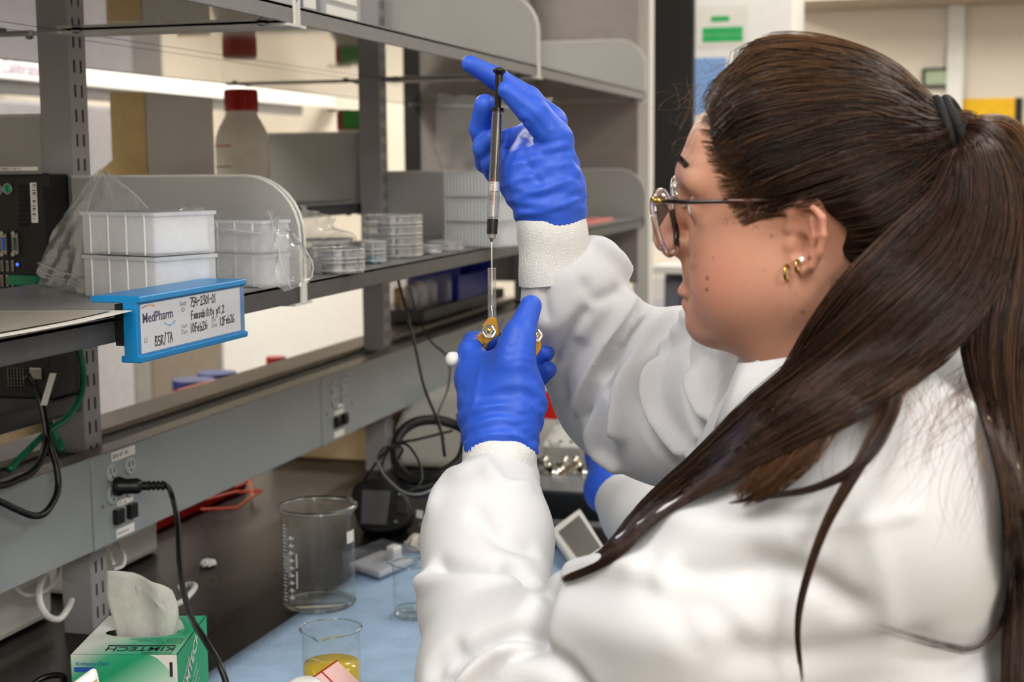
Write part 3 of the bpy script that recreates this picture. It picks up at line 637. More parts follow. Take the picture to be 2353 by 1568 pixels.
bag('polythene_bag', 'upright zip bag rising above the tall rack stack', [
    [(1003, 216, 2.644), (1060, 219, 2.625), (1130, 222, 2.567), (1200, 224, 2.509), (1268, 224, 2.470)], [(1004, 245, 2.644), (1060, 246, 2.615), (1130, 246, 2.557), (1200, 246, 2.499), (1266, 250, 2.470)],
    [(1000, 320, 2.634), (1060, 318, 2.596), (1130, 322, 2.538), (1200, 320, 2.480), (1255, 330, 2.461)], [(1016, 380, 2.625), (1060, 385, 2.586), (1130, 388, 2.528), (1200, 388, 2.480), (1240, 390, 2.461)],
    [(1018, 470, 2.625), (1060, 474, 2.577), (1130, 478, 2.519), (1200, 478, 2.470), (1225, 478, 2.461)], [(1019, 552, 2.625), (1060, 556, 2.577), (1130, 562, 2.519), (1200, 565, 2.470), (1222, 565, 2.461)]],
    extra=[('zip_seal', [(1004, 243, 2.639), (1130, 245, 2.548), (1266, 248, 2.466)], .0018)])

# ---- petri dishes
m_petri = film('petri_polystyrene', '#fafcff', .05, '#ffffff', .03, 1.4, base=.10)
def petri(name, label, c, r, h, group, fill=None):
    t = thing(name, label, 'petri dish', c, group=group, w=False)
    MB().lathe([(0, .0006), (r*.95, .0006), (r*.95, h*.78)], n=40, cap=False).build('base', m_petri, t, smooth=True, angle=40)
    MB().lathe([(r, h*.30), (r, h), (0, h)], n=40, cap=False).build('lid', m_petri, t, smooth=True, angle=40)
    for zz in (h, h*.3): MB().tube([(r*math.cos(a), r*math.sin(a), zz) for a in np.linspace(0, 2*PI, 41)], .0012, 6, cap=False).build('rim', film('petri_edge', '#ffffff', .50, '#ffffff', .05, 1.3, base=.15), t, smooth=True)
    if fill: MB().lathe([(0, .001), (r*.6, .001), (r*.62, h*.5), (0, h*.5)], n=20, cap=False).build('contents', fill, t, smooth=True)
    return t
Z = 1.3805; pos = PZ(905, 592, 1.38); words4 = ['bottom', 'second', 'third', 'top']
for k in range(4): petri('petri_dish', '%s dish of the four-high petri stack' % words4[k], (pos[0], pos[1], Z+k*.0165), .046, .0158, 'stacked petri dishes')
m_teal = M('teal_gel', '#3a9dbb', .3); m_cream = M('cream_disc', '#e8dccb', .5)
pA = PZ(778, 628, 1.38); pB = PZ(742, 606, 1.38)
for k in range(2): petri('petri_dish', '%s dish of the front petri pair near the shelf seam' % ('lower', 'upper')[k], (pA[0], pA[1], Z+k*.0165), .036, .0158, 'petri dishes in pairs', m_cream if k == 0 else None)
for k in range(2): petri('petri_dish', '%s dish of the rear petri pair beside the bag' % ('lower', 'upper')[k], (pB[0]-.02, pB[1]+.06, Z+k*.0165), .040, .0158, 'petri dishes in pairs')
pC = PZ(858, 606, 1.38)
for k in range(2): petri('petri_dish', '%s small dish with teal pieces between petri stacks' % ('lower', 'upper')[k], (pC[0], pC[1], Z+k*.0165), .019, .0158, 'small petri dishes', m_teal if k == 0 else None)
pD = PZ(1025, 577, 1.38); petri('petri_dish', 'single petri dish at the right end of the row', (pD[0], pD[1], Z), .031, .0150, 'single petri dishes'); pE = PZ(990, 585, 1.38); petri('petri_dish', 'small pale dish between stack and single dish', (pE[0], pE[1], Z), .017, .014, 'single petri dishes', m_white)

# ---- behind the post: file, bottles, computer
zb = 1.4535
fl = thing('magazine_file', 'translucent yellowish magazine file beside the white bottle', 'file box', (-1.23, 2.18, zb))
ya, yb_ = PX(335, 300, -1.2)[1], PX(495, 300, -1.2)[1]-.01
pf = [(-1.2, zb), (-1.2, 1.642), (-1.262, 1.642), (-1.262, 1.535), (-1.325, 1.490), (-1.325, zb)]
MB().prism([(p[0], p[1]) for p in pf], (0, ya, 0), (1, 0, 0), (0, 0, 1), (0, 1, 0), .003).build('side_panel', film('file_amber', '#f8ecc8', .90, '#f3dfae', .4, .3), fl)
MB().prism([(p[0], p[1]) for p in pf], (0, yb_, 0), (1, 0, 0), (0, 0, 1), (0, 1, 0), .003).build('side_panel', MATS['file_amber'], fl)
MB().box((-1.203, ya, zb), (-1.2, yb_+.003, 1.642)).build('spine', M('file_grey', '#b3b1ae', .25, noise=.06, scale=12), fl, bevel=.002)
MB().box((-1.325, ya, zb), (-1.203, yb_, zb+.003)).build('base', MATS['file_amber'], fl)
def bottle(name, label, c, r, h, cap_h=.038, body=None, extra=None):
    t = thing(name, label, 'bottle', c, w=False); hb = h-cap_h
    pr = [(0, 0), (r*.94, 0), (r, .004), (r, hb*.66), (r*.97, hb*.72), (r*.84, hb*.82), (r*.68, hb*.90), (r*.60, hb*.94), (r*.58, hb)]
    MB().lathe(pr, n=40).build('body', body, t, smooth=True, angle=50)
    cp = MB().lathe([(r*.63, hb-.002), (r*.64, hb+.003), (r*.62, hb+.005), (r*.62, h-.003), (r*.58, h), (0, h)], n=40).build('cap', m_red_cap, t, smooth=True, angle=50)
    for j in range(28):
        a = 2*PI*j/28; MB().box((r*.615, -.001, hb+.007), (r*.632, .001, h-.004), R=rotm(0, 0, a), c=(0, 0, 0)).build('cap_rib', m_red_cap, cp)
    for j, (zz, m) in enumerate(((.62, M('red_print', '#c0503c', .6)), (.40, M('grey_mark', '#8d8468', .6)))):
        MB().tube([((r+.0004)*math.cos(a), (r+.0004)*math.sin(a), hb*zz) for a in np.linspace(-2.5, -1.55, 10)], .0014, 6).build('print_line', m, t)
    return t
m_hdpe = film('hdpe_white', '#f0eee4', .97, '#f1eee6', .35, .35)
b1 = PX(559, 400, -1.25); bottle('reagent_bottle', 'white plastic bottle with red cap on the rear shelf', (-1.25, b1[1], zb), .050, .213, body=m_hdpe)
b2_ = PX(806, 300, -1.25); bt = bottle('reagent_bottle', 'white bottle with red and green cap half hidden by the post', (-1.25, b2_[1], zb), .048, .190, body=m_hdpe)
MB().box((-.006, -.033, .152), (.034, -.028, .192)).build('green_tab', M('green_tab', '#3f9a3a', .5), bt); MB().box((-.05, -.012, .1915), (.0, .012, .194)).build('tether', M('tether', '#4a3a30', .5), bt)

pc = thing('desktop_computer', 'black desktop computer with rear ports facing out beside the near post', 'computer', (-1.2, 1.62, 1.2295))
yf = 1.592; xr_, xl = -1.072, -1.26
m_case = M('computer_black', '#0e0e0f', .5, noise=.1, scale=50); m_metal = M('port_metal', '#9a978f', .35, .9)
MB().box((xl, yf, 1.2295), (xr_, 1.652, 1.515)).build('case', m_case, pc, bevel=.003)
def PCb(x0, y0, x1, y1, nm, m, t=.004, par=None):
    p, q = PY(x0, y0, yf), PY(x1, y1, yf); return MB().box((min(p[0], q[0]), yf-t, q[2]), (max(p[0], q[0]), yf, p[2])).build(nm, m, par or pc, bevel=min(.0008, t/3))
lb = PCb(-10, 384, 87, 392, 'asset_label', m_label, .0006)
bl = PCb(69, 420, 88, 512, 'barcode_label', m_label, .0006)
for k in range(14): y = 424+k*6; PCb(75, y, 83, y+random.choice((1.5, 3, 4)), 'barcode_bar', m_ink, .0009, bl)
for k in range(10): x = 2+k*5; PCb(x, 386, x+random.choice((1.5, 3)), 390, 'barcode_bar', m_ink, .0009, lb)
def jack(px, py, r, m, nm):
    p = PY(px, py, yf); o = MB().lathe([(r*1.25, 0), (r*1.25, .002), (r, .0022)], p, (0, -1, 0), 16).build(nm, m_metal, pc, smooth=True, angle=40)
    MB().lathe([(r, .0023), (r*.45, .0026), (r*.4, .001)], p, (0, -1, 0), 14).build('jack_core', m, o, smooth=True)
jack(19, 434, .0055, M('jack_green', '#17a878', .4), 'audio_jack'); jack(-3, 436, .0055, M('jack_violet', '#7f74c8', .4), 'audio_jack')
for x, c in ((8, '#2f62c4'), (34, '#39503f')):
    o = PCb(x-4, 535, x+12, 586, 'video_port', m_metal, .004); PCb(x, 545, x+9, 576, 'port_face', M('port'+c, c, .4), .0055, o)
    for y in (536, 584): p = PY(x+2, y, yf); MB().lathe([(.003, 0), (.003, .006)], p, (0, -1, 0), 6).build('screw_post', m_bolt, o)
for r_ in range(3):
    for c_ in range(3):
        o = PCb(4+c_*12, 598+r_*34, 11+c_*12, 624+r_*34, 'usb_port', m_metal, .003); PCb(6+c_*12, 601+r_*34, 9+c_*12, 621+r_*34, 'port_face', m_slot, .0035, o)
jack(42, 608, .0018, M('led_blue', '#2a50ff', .4, emit='#2a50ff', estr=4), 'power_led')
for k in range(9):
    for j in range(5): PCb(44+j*5, 425+k*11, 47.5+j*5, 433+k*11, 'vent_hole', m_slot, .0006)
PCb(30, 632, 95, 655, 'latch_tab', M('latch_green', '#0c6f4f', .45), .012); cl = PCb(100, 398, 115, 430, 'side_clip', m_case, .004)
for k in range(6): PCb(20+k*7, 845, 21.2+k*7, 888, 'fan_grille', m_metal, .002)
for k in range(6): PCb(18, 846+k*8, 62, 847.4+k*8, 'fan_grille', m_metal, .002)
PCb(70, 845, 98, 872, 'power_inlet', m_metal, .003)

# ---- cords around the rail
xr = XR
pg = thing('power_plug', 'black power plug in the near socket with a long cord', 'plug', PX(262, 1095, xr))
p0 = PX(262, 1092, xr+.004); ax = np.array([.9, .42, -.02]); ax /= np.linalg.norm(ax)
p0 = np.array([SX+.0025, S_yc(.30), S_zz(.62)])
e1, e2, _ = frame(ax)
MB().lathe([(.0115, .0), (.0130, .003), (.0130, .008), (.0100, .014), (.0105, .030), (.0085, .034), (.0060, .036), (.0060, .042)], p0, ax, 18).build('plug_body', m_black, pg, smooth=True, angle=35)
for k in range(4): MB().lathe([(.0066, .043+k*.006), (.0066, .046+k*.006), (.0048, .0465+k*.006), (.0048, .049+k*.006)], p0, ax, 12).build('strain_relief', m_black, pg, smooth=True, angle=35)
pe = p0+ax*.066
pts = [pe-ax*.02, pe, P(395, 1140, 1.86), P(408, 1200, 1.83), P(412, 1290, 1.76), P(420, 1350, 1.68), P(440, 1420, 1.56), P(470, 1470, 1.50), P(505, 1530, 1.47), P(522, 1590, 1.46), P(515, 1680, 1.45), [-.80, 1.16, .906], [-.84, .95, .906]]
c_ = catmull(pts, 8); MB().tube(c_, .0036, 8, flat=1.).build('cord', m_cord, pg, smooth=True)
cord('black_lead', 'black cord looping down from the computer to the left', [PX(62, 862, -1.064), PX(88, 905, -1.055), PX(103, 965, -1.04), PX(104, 1020, -1.02), PX(84, 1075, -1.015), PX(40, 1103, -1.015), PX(-10, 1117, -1.015), PX(-120, 1110, -1.01)], .0042, m_cord)
cord('black_lead', 'black cord with the wide loop in front of the rail', [PX(78, 880, -1.06), PX(98, 930, -1.045), PX(112, 1010, -1.02), PX(130, 1075, -1.01), PX(132, 1130, -1.005), PX(108, 1175, -1.0), PX(78, 1186, -1.0), PX(35, 1170, -1.0), PX(-10, 1150, -1.0), PX(-120, 1120, -1.0)], .0042, m_cord)
ct = thing('cord_tag', 'white printed tag wrapped on the computer cord', 'tag', PX(112, 880, -1.045)); a = PX(122, 858, -1.045); b = PX(100, 932, -1.035); u = (b-a)/np.linalg.norm(b-a); w_ = np.cross(u, CM[:, 2]); w_ /= np.linalg.norm(w_)
MB().add([a-w_*.004, a+w_*.004, b+w_*.004, b-w_*.004, a-w_*.004+CM[:, 2]*.0008, a+w_*.004+CM[:, 2]*.0008, b+w_*.004+CM[:, 2]*.0008, b-w_*.004+CM[:, 2]*.0008], [(0, 1, 2, 3), (7, 6, 5, 4), (0, 4, 5, 1), (1, 5, 6, 2), (2, 6, 7, 3), (3, 7, 4, 0)]).build('strip', m_label, ct)
m_grn = M('green_cable', '#12704f', .4)
cord('earth_cable', 'green cable curving down past the near post', [PX(183, 800, -1.06), PX(192, 860, -1.055), PX(184, 915, -1.05), PX(150, 965, -1.045), PX(112, 990, -1.036), PX(60, 1040, -1.035), PX(22, 1080, -1.03)], .0042, m_grn)
cord('earth_cable', 'short green cable end hanging below the crossing', [PX(112, 975, -1.055), PX(128, 1005, -1.05), PX(143, 1036, -1.04)], .0058, m_grn)
ex = thing('power_strip', 'white power strip under the rail behind the near post', 'power strip', (-1.22, 1.95, BT)); MB().box((-1.27, 1.80, BT+.002), (-1.20, 2.06, BT+.075)).build('body', m_white, ex, bevel=.008)
ex2 = thing('power_strip', 'white power strip at the left edge under the rail', 'power strip', (-1.2, 1.5, BT)); MB().box((-1.26, 1.30, BT+.002), (-1.165, 1.712, BT+.07)).build('body', m_white, ex2, bevel=.010)
cord('white_cable', 'thick white cable looping to the bench left of near post', [P(140, 1290, 1.92), P(105, 1315, 1.88), P(90, 1370, 1.85), P(105, 1412, 1.84), P(135, 1424, 1.84), P(156, 1400, 1.87), P(165, 1380, 1.92)], .0044, m_cable_white)
cord('white_cable', 'thin white cable curling over the left power strip', [P(30, 1340, 1.93), P(55, 1366, 1.89), P(90, 1366, 1.89), P(125, 1340, 1.93), P(135, 1300, 1.97)], .0030, m_cable_white)
cord('white_cable', 'white cable loop behind the tissue at right', [P(395, 1395, 1.92), P(425, 1378, 1.93), P(448, 1350, 1.97), P(436, 1344, 2.0), P(410, 1352, 2.0)], .0042, m_cable_white)
cord('white_cable', 'thin grey cable coil beside the rear power strip', [P(262, 1300, 2.02), P(255, 1270, 2.04), P(268, 1250, 2.06), P(285, 1275, 2.04), P(283, 1300, 2.02), P(262, 1310, 2.01)], .0026, m_cable_white)

# ---- tissue box
ang = math.atan2(.028, .105); kb = thing('tissue_box', 'green and white lab wipe carton with a tissue pulled up', 'tissue box', (-.8135, 1.352, BT), ang, w=False)
hx, hy, hh = .056, .066, .120
def carton_mat():
    m = M('carton_print', '#2fae7a', .45); nt = m.node_tree; b = nt.nodes['Principled BSDF']
    tc = nt.nodes.new('ShaderNodeTexCoord'); sp = nt.nodes.new('ShaderNodeSeparateXYZ'); nt.links.new(tc.outputs['Object'], sp.inputs[0])
    mp = nt.nodes.new('ShaderNodeVectorMath'); mp.operation = 'DOT_PRODUCT'; mp.inputs[1].default_value = (5.5, -2.0, -9.0); nt.links.new(tc.outputs['Object'], mp.inputs[0])
    ws = nt.nodes.new('ShaderNodeMath'); ws.operation = 'ADD'; ws.inputs[1].default_value = 1.35; nt.links.new(mp.outputs['Value'], ws.inputs[0])
    r = nt.nodes.new('ShaderNodeValToRGB'); e = r.color_ramp.elements
    e[0].position = .0; e[0].color = lin('#eef1ea'); e[1].position = 1.; e[1].color = lin('#dfeee2')
    for ps_, c in ((.12, '#e6efe4'), (.34, '#43b489'), (.52, '#1fa873'), (.72, '#8fd0ae')): q = r.color_ramp.elements.new(ps_); q.color = lin(c)
    nt.links.new(ws.outputs[0], r.inputs[0]); nt.links.new(r.outputs[0], b.inputs['Base Color']); return m
m_cart = carton_mat(); m_cgreen = M('carton_green', '#13a468', .45, noise=.05, scale=10)
el = [(.040*math.cos(a), .006+.0165*math.sin(a)) for a in np.linspace(0, 2*PI, 33)[:-1]]
mb = MB()
mb.box((-hx, -hy, 0), (hx, -hy+.001, hh), 0).box((hx-.001, -hy, 0), (hx, hy, hh), 1).box((-hx, -hy, 0), (-hx+.001, hy, hh), 1).box((-hx, hy-.001, 0), (hx, hy, hh), 0).box((-hx, -hy, 0), (hx, hy, .001), 0)
outer = []
for x, y in el:
    s = min(hx/max(abs(x), 1e-6), hy/max(abs(y-.0), 1e-6)); outer.append((x*s, y*s))
n_ = len(el); vv = [(x, y, hh) for x, y in el]+[(x, y, hh) for x, y in outer]
mb.add(vv, [(i, n_+i, n_+(i+1) % n_, (i+1) % n_) for i in range(n_)], 0)
cs_ = [(-hx, -hy), (hx, -hy), (hx, hy), (-hx, hy)]
for c in cs_:
    i0 = min(range(n_), key=lambda i: (outer[i][0]-c[0])**2+(outer[i][1]-c[1])**2)
    i = i0 if (abs(outer[i0][0]-c[0]) < abs(outer[i0][1]-c[1])) else i0
    cand = sorted(range(n_), key=lambda i: (outer[i][0]-c[0])**2+(outer[i][1]-c[1])**2)[:2]
    mb.add([(outer[cand[0]][0], outer[cand[0]][1], hh), (outer[cand[1]][0], outer[cand[1]][1], hh), (c[0], c[1], hh)], [(0, 1, 2)], 0)
car = mb.build('carton', [m_cart, m_cgreen], kb)
MB().box((-hx+.004, -hy+.004, .002), (hx-.004, hy-.004, .095)).build('tissue_stack', m_white, kb)
tb = MB(); put_text(tb, 'KIMTECH', (hx-.006, -hy+.0225, hh+.0005), (-1, 0, 0), (0, -1, 0), .0175, bold=.0002); put_text(tb, 'Kimwipes', (hx-.006, -hy+.0065, hh+.0005), (-1, 0, 0), (0, -1, 0), .0085)
tb.box((-.024, -hy+.0255, hh+.0003), (.048, -hy+.0290, hh+.0006))
for k in range(3): put_text(tb, ('Science Brand', 'Delicate Task Wipers', 'Papel para tareas delicadas')[k], (hx-.004, -hy+.0375+k*.0065, hh+.0005), (-1, 0, 0), (0, -1, 0), .0055)
put_text(tb, 'wipes', (-.010, -hy-.0006, hh-.044), (1, 0, 0), (0, 0, 1), .0145); put_text(tb, 'KIMTECH', (-.044, -hy-.0006, hh-.064), (1, 0, 0), (0, 0, 1), .0215, bold=.0003)
put_text(tb, '1', (.044, -hy-.0006, hh-.023), (1, 0, 0), (0, 0, 1), .021, bold=.0006)
tb.build('black_lettering', m_ink, car)
tb = MB(); put_text(tb, 'Kimberly-Clark', (-.050, -hy-.0006, hh-.0115), (1, 0, 0), (0, 0, 1), .0055); tb.box((-.052, -hy-.0008, hh-.0185), (-.030, -hy-.0004, hh-.0135)); tb.build('blue_lettering', M('print_blue', '#2560b8', .5), car)
tb = MB(); put_text(tb, 'KIMTECH', (hx+.0006, -.045, hh-.060), (0, .82, .57), (0, -.57, .82), .021, bold=.0004); put_text(tb, 'Kimwipes', (hx+.0006, -.047, hh-.040), (0, .82, .57), (0, -.57, .82), .009)
for k in range(3): put_text(tb, 'Delicate Task Wipers', (hx+.0006, -.036+k*.004, hh-.072-k*.010), (0, .82, .57), (0, -.57, .82), .007)
tb.build('white_lettering', m_label, car)
tb = MB(); cv = [(0, 0), (-.028, 0)]+[(-.028+.028*a, -.03*a**1.6) for a in np.linspace(.15, 1, 8)]
tb.prism([(p[0], p[1]) for p in cv], (hx-.0005, -hy-.0003, hh-.0005), (1, 0, 0), (0, 0, 1), (0, -1, 0), .0002); tb.build('page_curl', m_label, car)
# tissue
m_tis = film('tissue_paper', '#ffffff', .92, '#f6f5f1', .7, .12, bscale=60)
def tissue(nm, x0, x1, tilt_, hgt, yo, ph):
    rows = []
    for i in range(15):
        b_ = i/14; r = []
        for j in range(21):
            a = j/20; cr = a**6*.9+(1-a)**9*.25; wl = x0-.005*b_+.003*math.sin(7*b_); wr = x1+.016*math.sin(PI*.78*b_)
            x = wl+(wr-wl)*a; z = .094+(hgt-tilt_*a-.013*cr)*b_
            y = .006+yo+.005*math.sin(4.2*a+ph)*(.3+.7*b_)+.0025*math.sin(11*a+2.5*b_+ph)-.010*b_*b_+.012*b_*max(0, a-.75)*4
            r.append((x, y, z))
        rows.append(r)
    MB().grid(rows).build(nm, m_tis, kb, smooth=True, solid=.0004)
tissue('tissue', -.031, .024, .015, .100, .0, .5)
tissue('tissue_fold', -.002, .027, .030, .082, .006, 2.1)

# ---- corner devices at the lower edge
dvz = thing('white_timer', 'white rounded timer with grey display in front of the wipe carton', 'timer', P(190, 1640, 1.30)*[1, 1, 0]+[0, 0, BT])
def slab(par, corners, th, m, nm, bevel=.006, off=0.):
    c = [np.asarray(p, float) for p in corners]; n = np.cross(c[1]-c[0], c[3]-c[0]); n /= np.linalg.norm(n)
    return MB().hexa([p+n*off for p in c]+[p+n*(off+th) for p in c]).build(nm, m, par, bevel=bevel, seg=3)
c0, c1 = P(222, 1528, 1.30), P(130, 1596, 1.28); dn_ = np.array([.35, -.25, -.90]); dn_ /= np.linalg.norm(dn_)
c2, c3 = c1+dn_*.16, c0+dn_*.16
slab(dvz, [c0, c1, c2, c3], .018, m_white, 'casing', .006, -.018)
mix = lambda a, b: c0+(c1-c0)*a+(c3-c0)*b
slab(dvz, [mix(.12, .10), mix(.88, .10), mix(.88, .55), mix(.12, .55)], .001, M('lcd_grey', '#8e969c', .2), 'display', 0, .0)
slab(dvz, [mix(.06, .07), mix(.94, .07), mix(.94, .085), mix(.06, .085)], .0012, M('gold_line', '#9a8350', .4), 'display_edge', 0, .0)
cord('black_lead', 'black lead coiled at the lower left corner of bench', [P(30, 1640, 1.55), P(70, 1580, 1.57), P(105, 1556, 1.58), P(140, 1553, 1.58), P(146, 1570, 1.57), P(120, 1640, 1.54)], .0035, m_cord)
pk = thing('pink_box', 'pale pink card box with red line and white corner at lower edge', 'box', P(770, 1700, 1.42)*[1, 1, 0]+[0, 0, BT])
a, b, c = P(776, 1520, 1.44), P(838, 1580, 1.43), P(676, 1590, 1.40); dd = np.array([0, 0, -.17])
n = np.cross(b-a, c-a); m_pink = M('pink_card', '#eec3bd', .6, noise=.05, scale=60); d4 = b+c-a
lift = lambda p: np.array([p[0], p[1], BT+.001])
MB().hexa([lift(a), lift(b), lift(d4), lift(c), a, b, d4, c]).build('carton', m_pink, pk)
MB().tube([a*.62+c*.38+[0, 0, .0012], a*.62+c*.38+(b-a)+[0, 0, .0012]], .0006, 5).build('red_line', m_red_cap, pk); MB().tube([a*.99+c*.01+[0, 0, .0012], c+[0, 0, .0012]], .0007, 5).build('red_line', m_red_cap, pk)
wc = P(700, 1562, 1.37); cap_ = thing('white_tub', 'small white rounded tub before the pink box', 'tub', [wc[0], wc[1], BT]); MB().lathe([(.018, 0), (.018, wc[2]-BT-.012), (.016, wc[2]-BT-.003), (.010, wc[2]-BT)], (wc[0], wc[1], BT), n=24).build('shell', m_white, cap_, smooth=True)

# ---- absorbent pad
p1, p2 = PZ(455, 1568, BT), PZ(938, 1246, BT); e_ = p2-p1; 
def padpoly():
    a = p1-e_*.35; b = p2; w = np.array([.38, .03, 0]); return [a, a+w*1.1, b+w*.92, b]
c4 = padpoly(); rows = []
for i in range(30):
    t_ = i/29; l = c4[0]+(c4[3]-c4[0])*t_; r_ = c4[1]+(c4[2]-c4[1])*t_
    rows.append([l+(r_-l)*(j/14)+[0, 0, .0022+.0012*math.sin(i*.7+j*.9)*math.sin(j*.5)] for j in range(15)])
pd = MB().grid(rows).build('absorbent_pad', M('pad_blue', '#a9c6e6', .9, noise=.10, scale=24, bump=.5, bscale=350), smooth=True, solid=.002); tag(pd, 'pale blue absorbent bench pad under the beakers', 'bench pad')

# ---- glassware
def beaker(name, label, c, r, h, spout, group=None, grads=None, wall=.0022, liquid=None, rimr=.0028, base=.0035, text=True):
    t = thing(name, label, 'beaker', c, w=False, group=group); n = 64
    def ring(rr, z, sp=0.):
        out = []
        for j in range(n):
            a = 2*PI*j/n; d = (a-spout+PI) % (2*PI)-PI; g = math.exp(-(d/.20)**2)*sp; out.append(((rr+g)*math.cos(a), (rr+g)*math.sin(a), z-g*.25)) 
        return out
    prof = [(r*.80, .0004, 0), (r*.93, .0015, 0), (r*.985, .006, 0), (r, .013, 0), (r, h*.5, 0), (r, h*.86, 0), (r*1.005, h*.94, r*.06), (r*1.03, h*.985, r*.17), (r*1.055, h, r*.22)]
    v = [p for q in prof for p in ring(*q)]; k = len(prof)
    f = [(i*n+j, i*n+(j+1) % n, (i+1)*n+(j+1) % n, (i+1)*n+j) for i in range(k-1) for j in range(n)]+[tuple(range(n))[::-1]]
    MB().add(v, f).build('wall', m_glass, t, smooth=True)
    rim = ring(r*1.055, h, r*.22); MB().tube(rim+[rim[0]], rimr, 8, cap=False).build('rim', m_glass_rim, t, smooth=True)
    MB().lathe([(0, .0008), (r*.9, .0008), (r*.96, .003), (r*.93, base+.002), (r*.8, base), (0, base)], n=40, cap=False).build('base', m_glass, t, smooth=True)
    MB().tube([(r*.955*math.cos(a), r*.955*math.sin(a), .0042) for a in np.linspace(0, 2*PI, 49)], rimr*.9, 8, cap=False).build('heel', m_glass_rim, t, smooth=True)
    if liquid: MB().lathe([(0, base+.0005), (r*.93, base+.002), (r*.965, base+.006), (r*.965, liquid[0]), (0, liquid[0])], n=40, cap=False).build('liquid', liquid[1], t, smooth=True)
    if grads:
        mb = MB(); g0, g1 = grads
        for k in range(22):
            z = h*.10+k*h*.036; ln = .10 if k % 2 == 0 else .055; 
            pa = [((r+.0003)*math.cos(a), (r+.0003)*math.sin(a), z) for a in np.linspace(g0-ln, g0+ln, 4)]; mb.tube(pa, .0008, 4)
        for k in range(9):
            z = h*.13+k*h*.075; a = g0+.22
            mb.tube([((r+.0003)*math.cos(q), (r+.0003)*math.sin(q), z+dz) for q, dz in ((a, 0), (a+.10, .004), (a+.12, 0), (a+.20, .003))], .0012, 4)
        mb.tube([((r+.0003)*math.cos(g0+.52), (r+.0003)*math.sin(g0+.52), z) for z in np.linspace(h*.25, h*.42, 4)], .0009, 4).tube([((r+.0003)*math.cos(g0+.52), (r+.0003)*math.sin(g0+.52), z) for z in np.linspace(h*.46, h*.6, 4)], .0009, 4)
        ar = [((r+.0003)*math.cos(g0+a), (r+.0003)*math.sin(g0+a), h*z) for a, z in ((-.12, .42), (.3, .36), (.3, .62), (.1, .56))]; mb.add(ar, [(0, 1, 2, 3)])
        mb.build('graduations', m_white_print, t)['kind'] = 'stuff'
        lbp = [[((r+.0006)*math.cos(a), (r+.0006)*math.sin(a), z) for a in np.linspace(g1-.25, g1+.15, 6)] for z in (h*.66, h*.78)]; MB().grid(lbp).build('label', m_label, t)
    return t
ub = np.array(PZ(735, 1393, BT)); beaker('glass_beaker', 'large empty glass beaker with white graduations standing on the pad edge', (ub[0], ub[1], BT+.0035), .0515, .142, math.radians(75), 'glass beakers', (math.radians(-132), math.radians(-2)))
sb = np.array(P(760, 1443, 1.685)); hb_ = sb[2]-BT-.0035
beaker('glass_beaker', 'small beaker with pouring spout and yellow liquid behind pink box', (sb[0], sb[1], BT+.0035), .0335, hb_, math.radians(-86), 'glass beakers', liquid=(.045, M('yellow_liquid', '#e8c41a', .1, noise=.02)), rimr=.0013, base=.003)
cu = np.array(PZ(948, 1422, BT)); beaker('glass_beaker', 'small clear beaker half hidden by the near sleeve', (cu[0], cu[1], BT+.0035), .0265, .076, math.radians(190), 'glass beakers', rimr=.0013, base=.010)
cg = np.array(PZ(985, 1296, BT)); beaker('glass_beaker', 'tiny clear cup with crumpled wipe near the sleeve', (cg[0], cg[1]+.02, BT+.0035), .020, .055, math.radians(10), 'glass beakers', rimr=.001, base=.004)
def crumple(name, label, c, r, m, seed, sq=.7):
    g = np.random.default_rng(seed); v = []; n1, n2 = 9, 14
    for i in range(n1+1):
        th = PI*i/n1
        for j in range(n2): ph = 2*PI*j/n2; rr = r*(.65+.5*g.random()); v.append((c[0]+rr*math.sin(th)*math.cos(ph), c[1]+rr*math.sin(th)*math.sin(ph), max(c[2], c[2]+r*sq*.8+rr*sq*math.cos(th))))
    f = [(i*n2+j, i*n2+(j+1) % n2, (i+1)*n2+(j+1) % n2, (i+1)*n2+j) for i in range(n1) for j in range(n2)]
    return tag(MB().add(v, f).build(name, m), label, 'wipe')
cr = PZ(962, 1272, BT); crumple('crumpled_wipe', 'crumpled cream wipe on the pad beside the clear tray', (cr[0], cr[1], BT+.004), .022, M('wipe_cream', '#efe6d6', .8), 3)
cr = PZ(478, 1302, BT); crumple('paper_scrap', 'tiny white paper scrap lying on the black bench', (cr[0], cr[1], BT+.0003), .013, m_white, 5, .5)
# clear tray
tr_ = thing('sample_tray', 'clear shallow plastic tray with white foam pieces on pad', 'tray', (PZ(865, 1310, BT)[0], PZ(865, 1310, BT)[1], BT+.004))
k4 = [PZ(788, 1312, BT+.004), PZ(872, 1338, BT+.004), PZ(962, 1300, BT+.004)]; k4.append(k4[0]+k4[2]-k4[1]); up_ = np.array([0, 0, .028])
mb = MB(); mb.hexa(k4+[p+up_ for p in k4]).build('box', m_acr, tr_, bevel=.002)
cc_ = sum(k4)/4; i4 = [cc_+(p-cc_)*.86+[0, 0, .002] for p in k4]; MB().hexa(i4+[p+[0, 0, .010] for p in i4]).build('foam_liner', m_white, tr_, bevel=.003)
kk = [cc_+(p-cc_)*.22+(k4[2]-cc_)*.35+[0, 0, .0125] for p in k4]; MB().hexa(kk+[p+[0, 0, .022] for p in kk]).build('foam_block', m_white, tr_, bevel=.003)

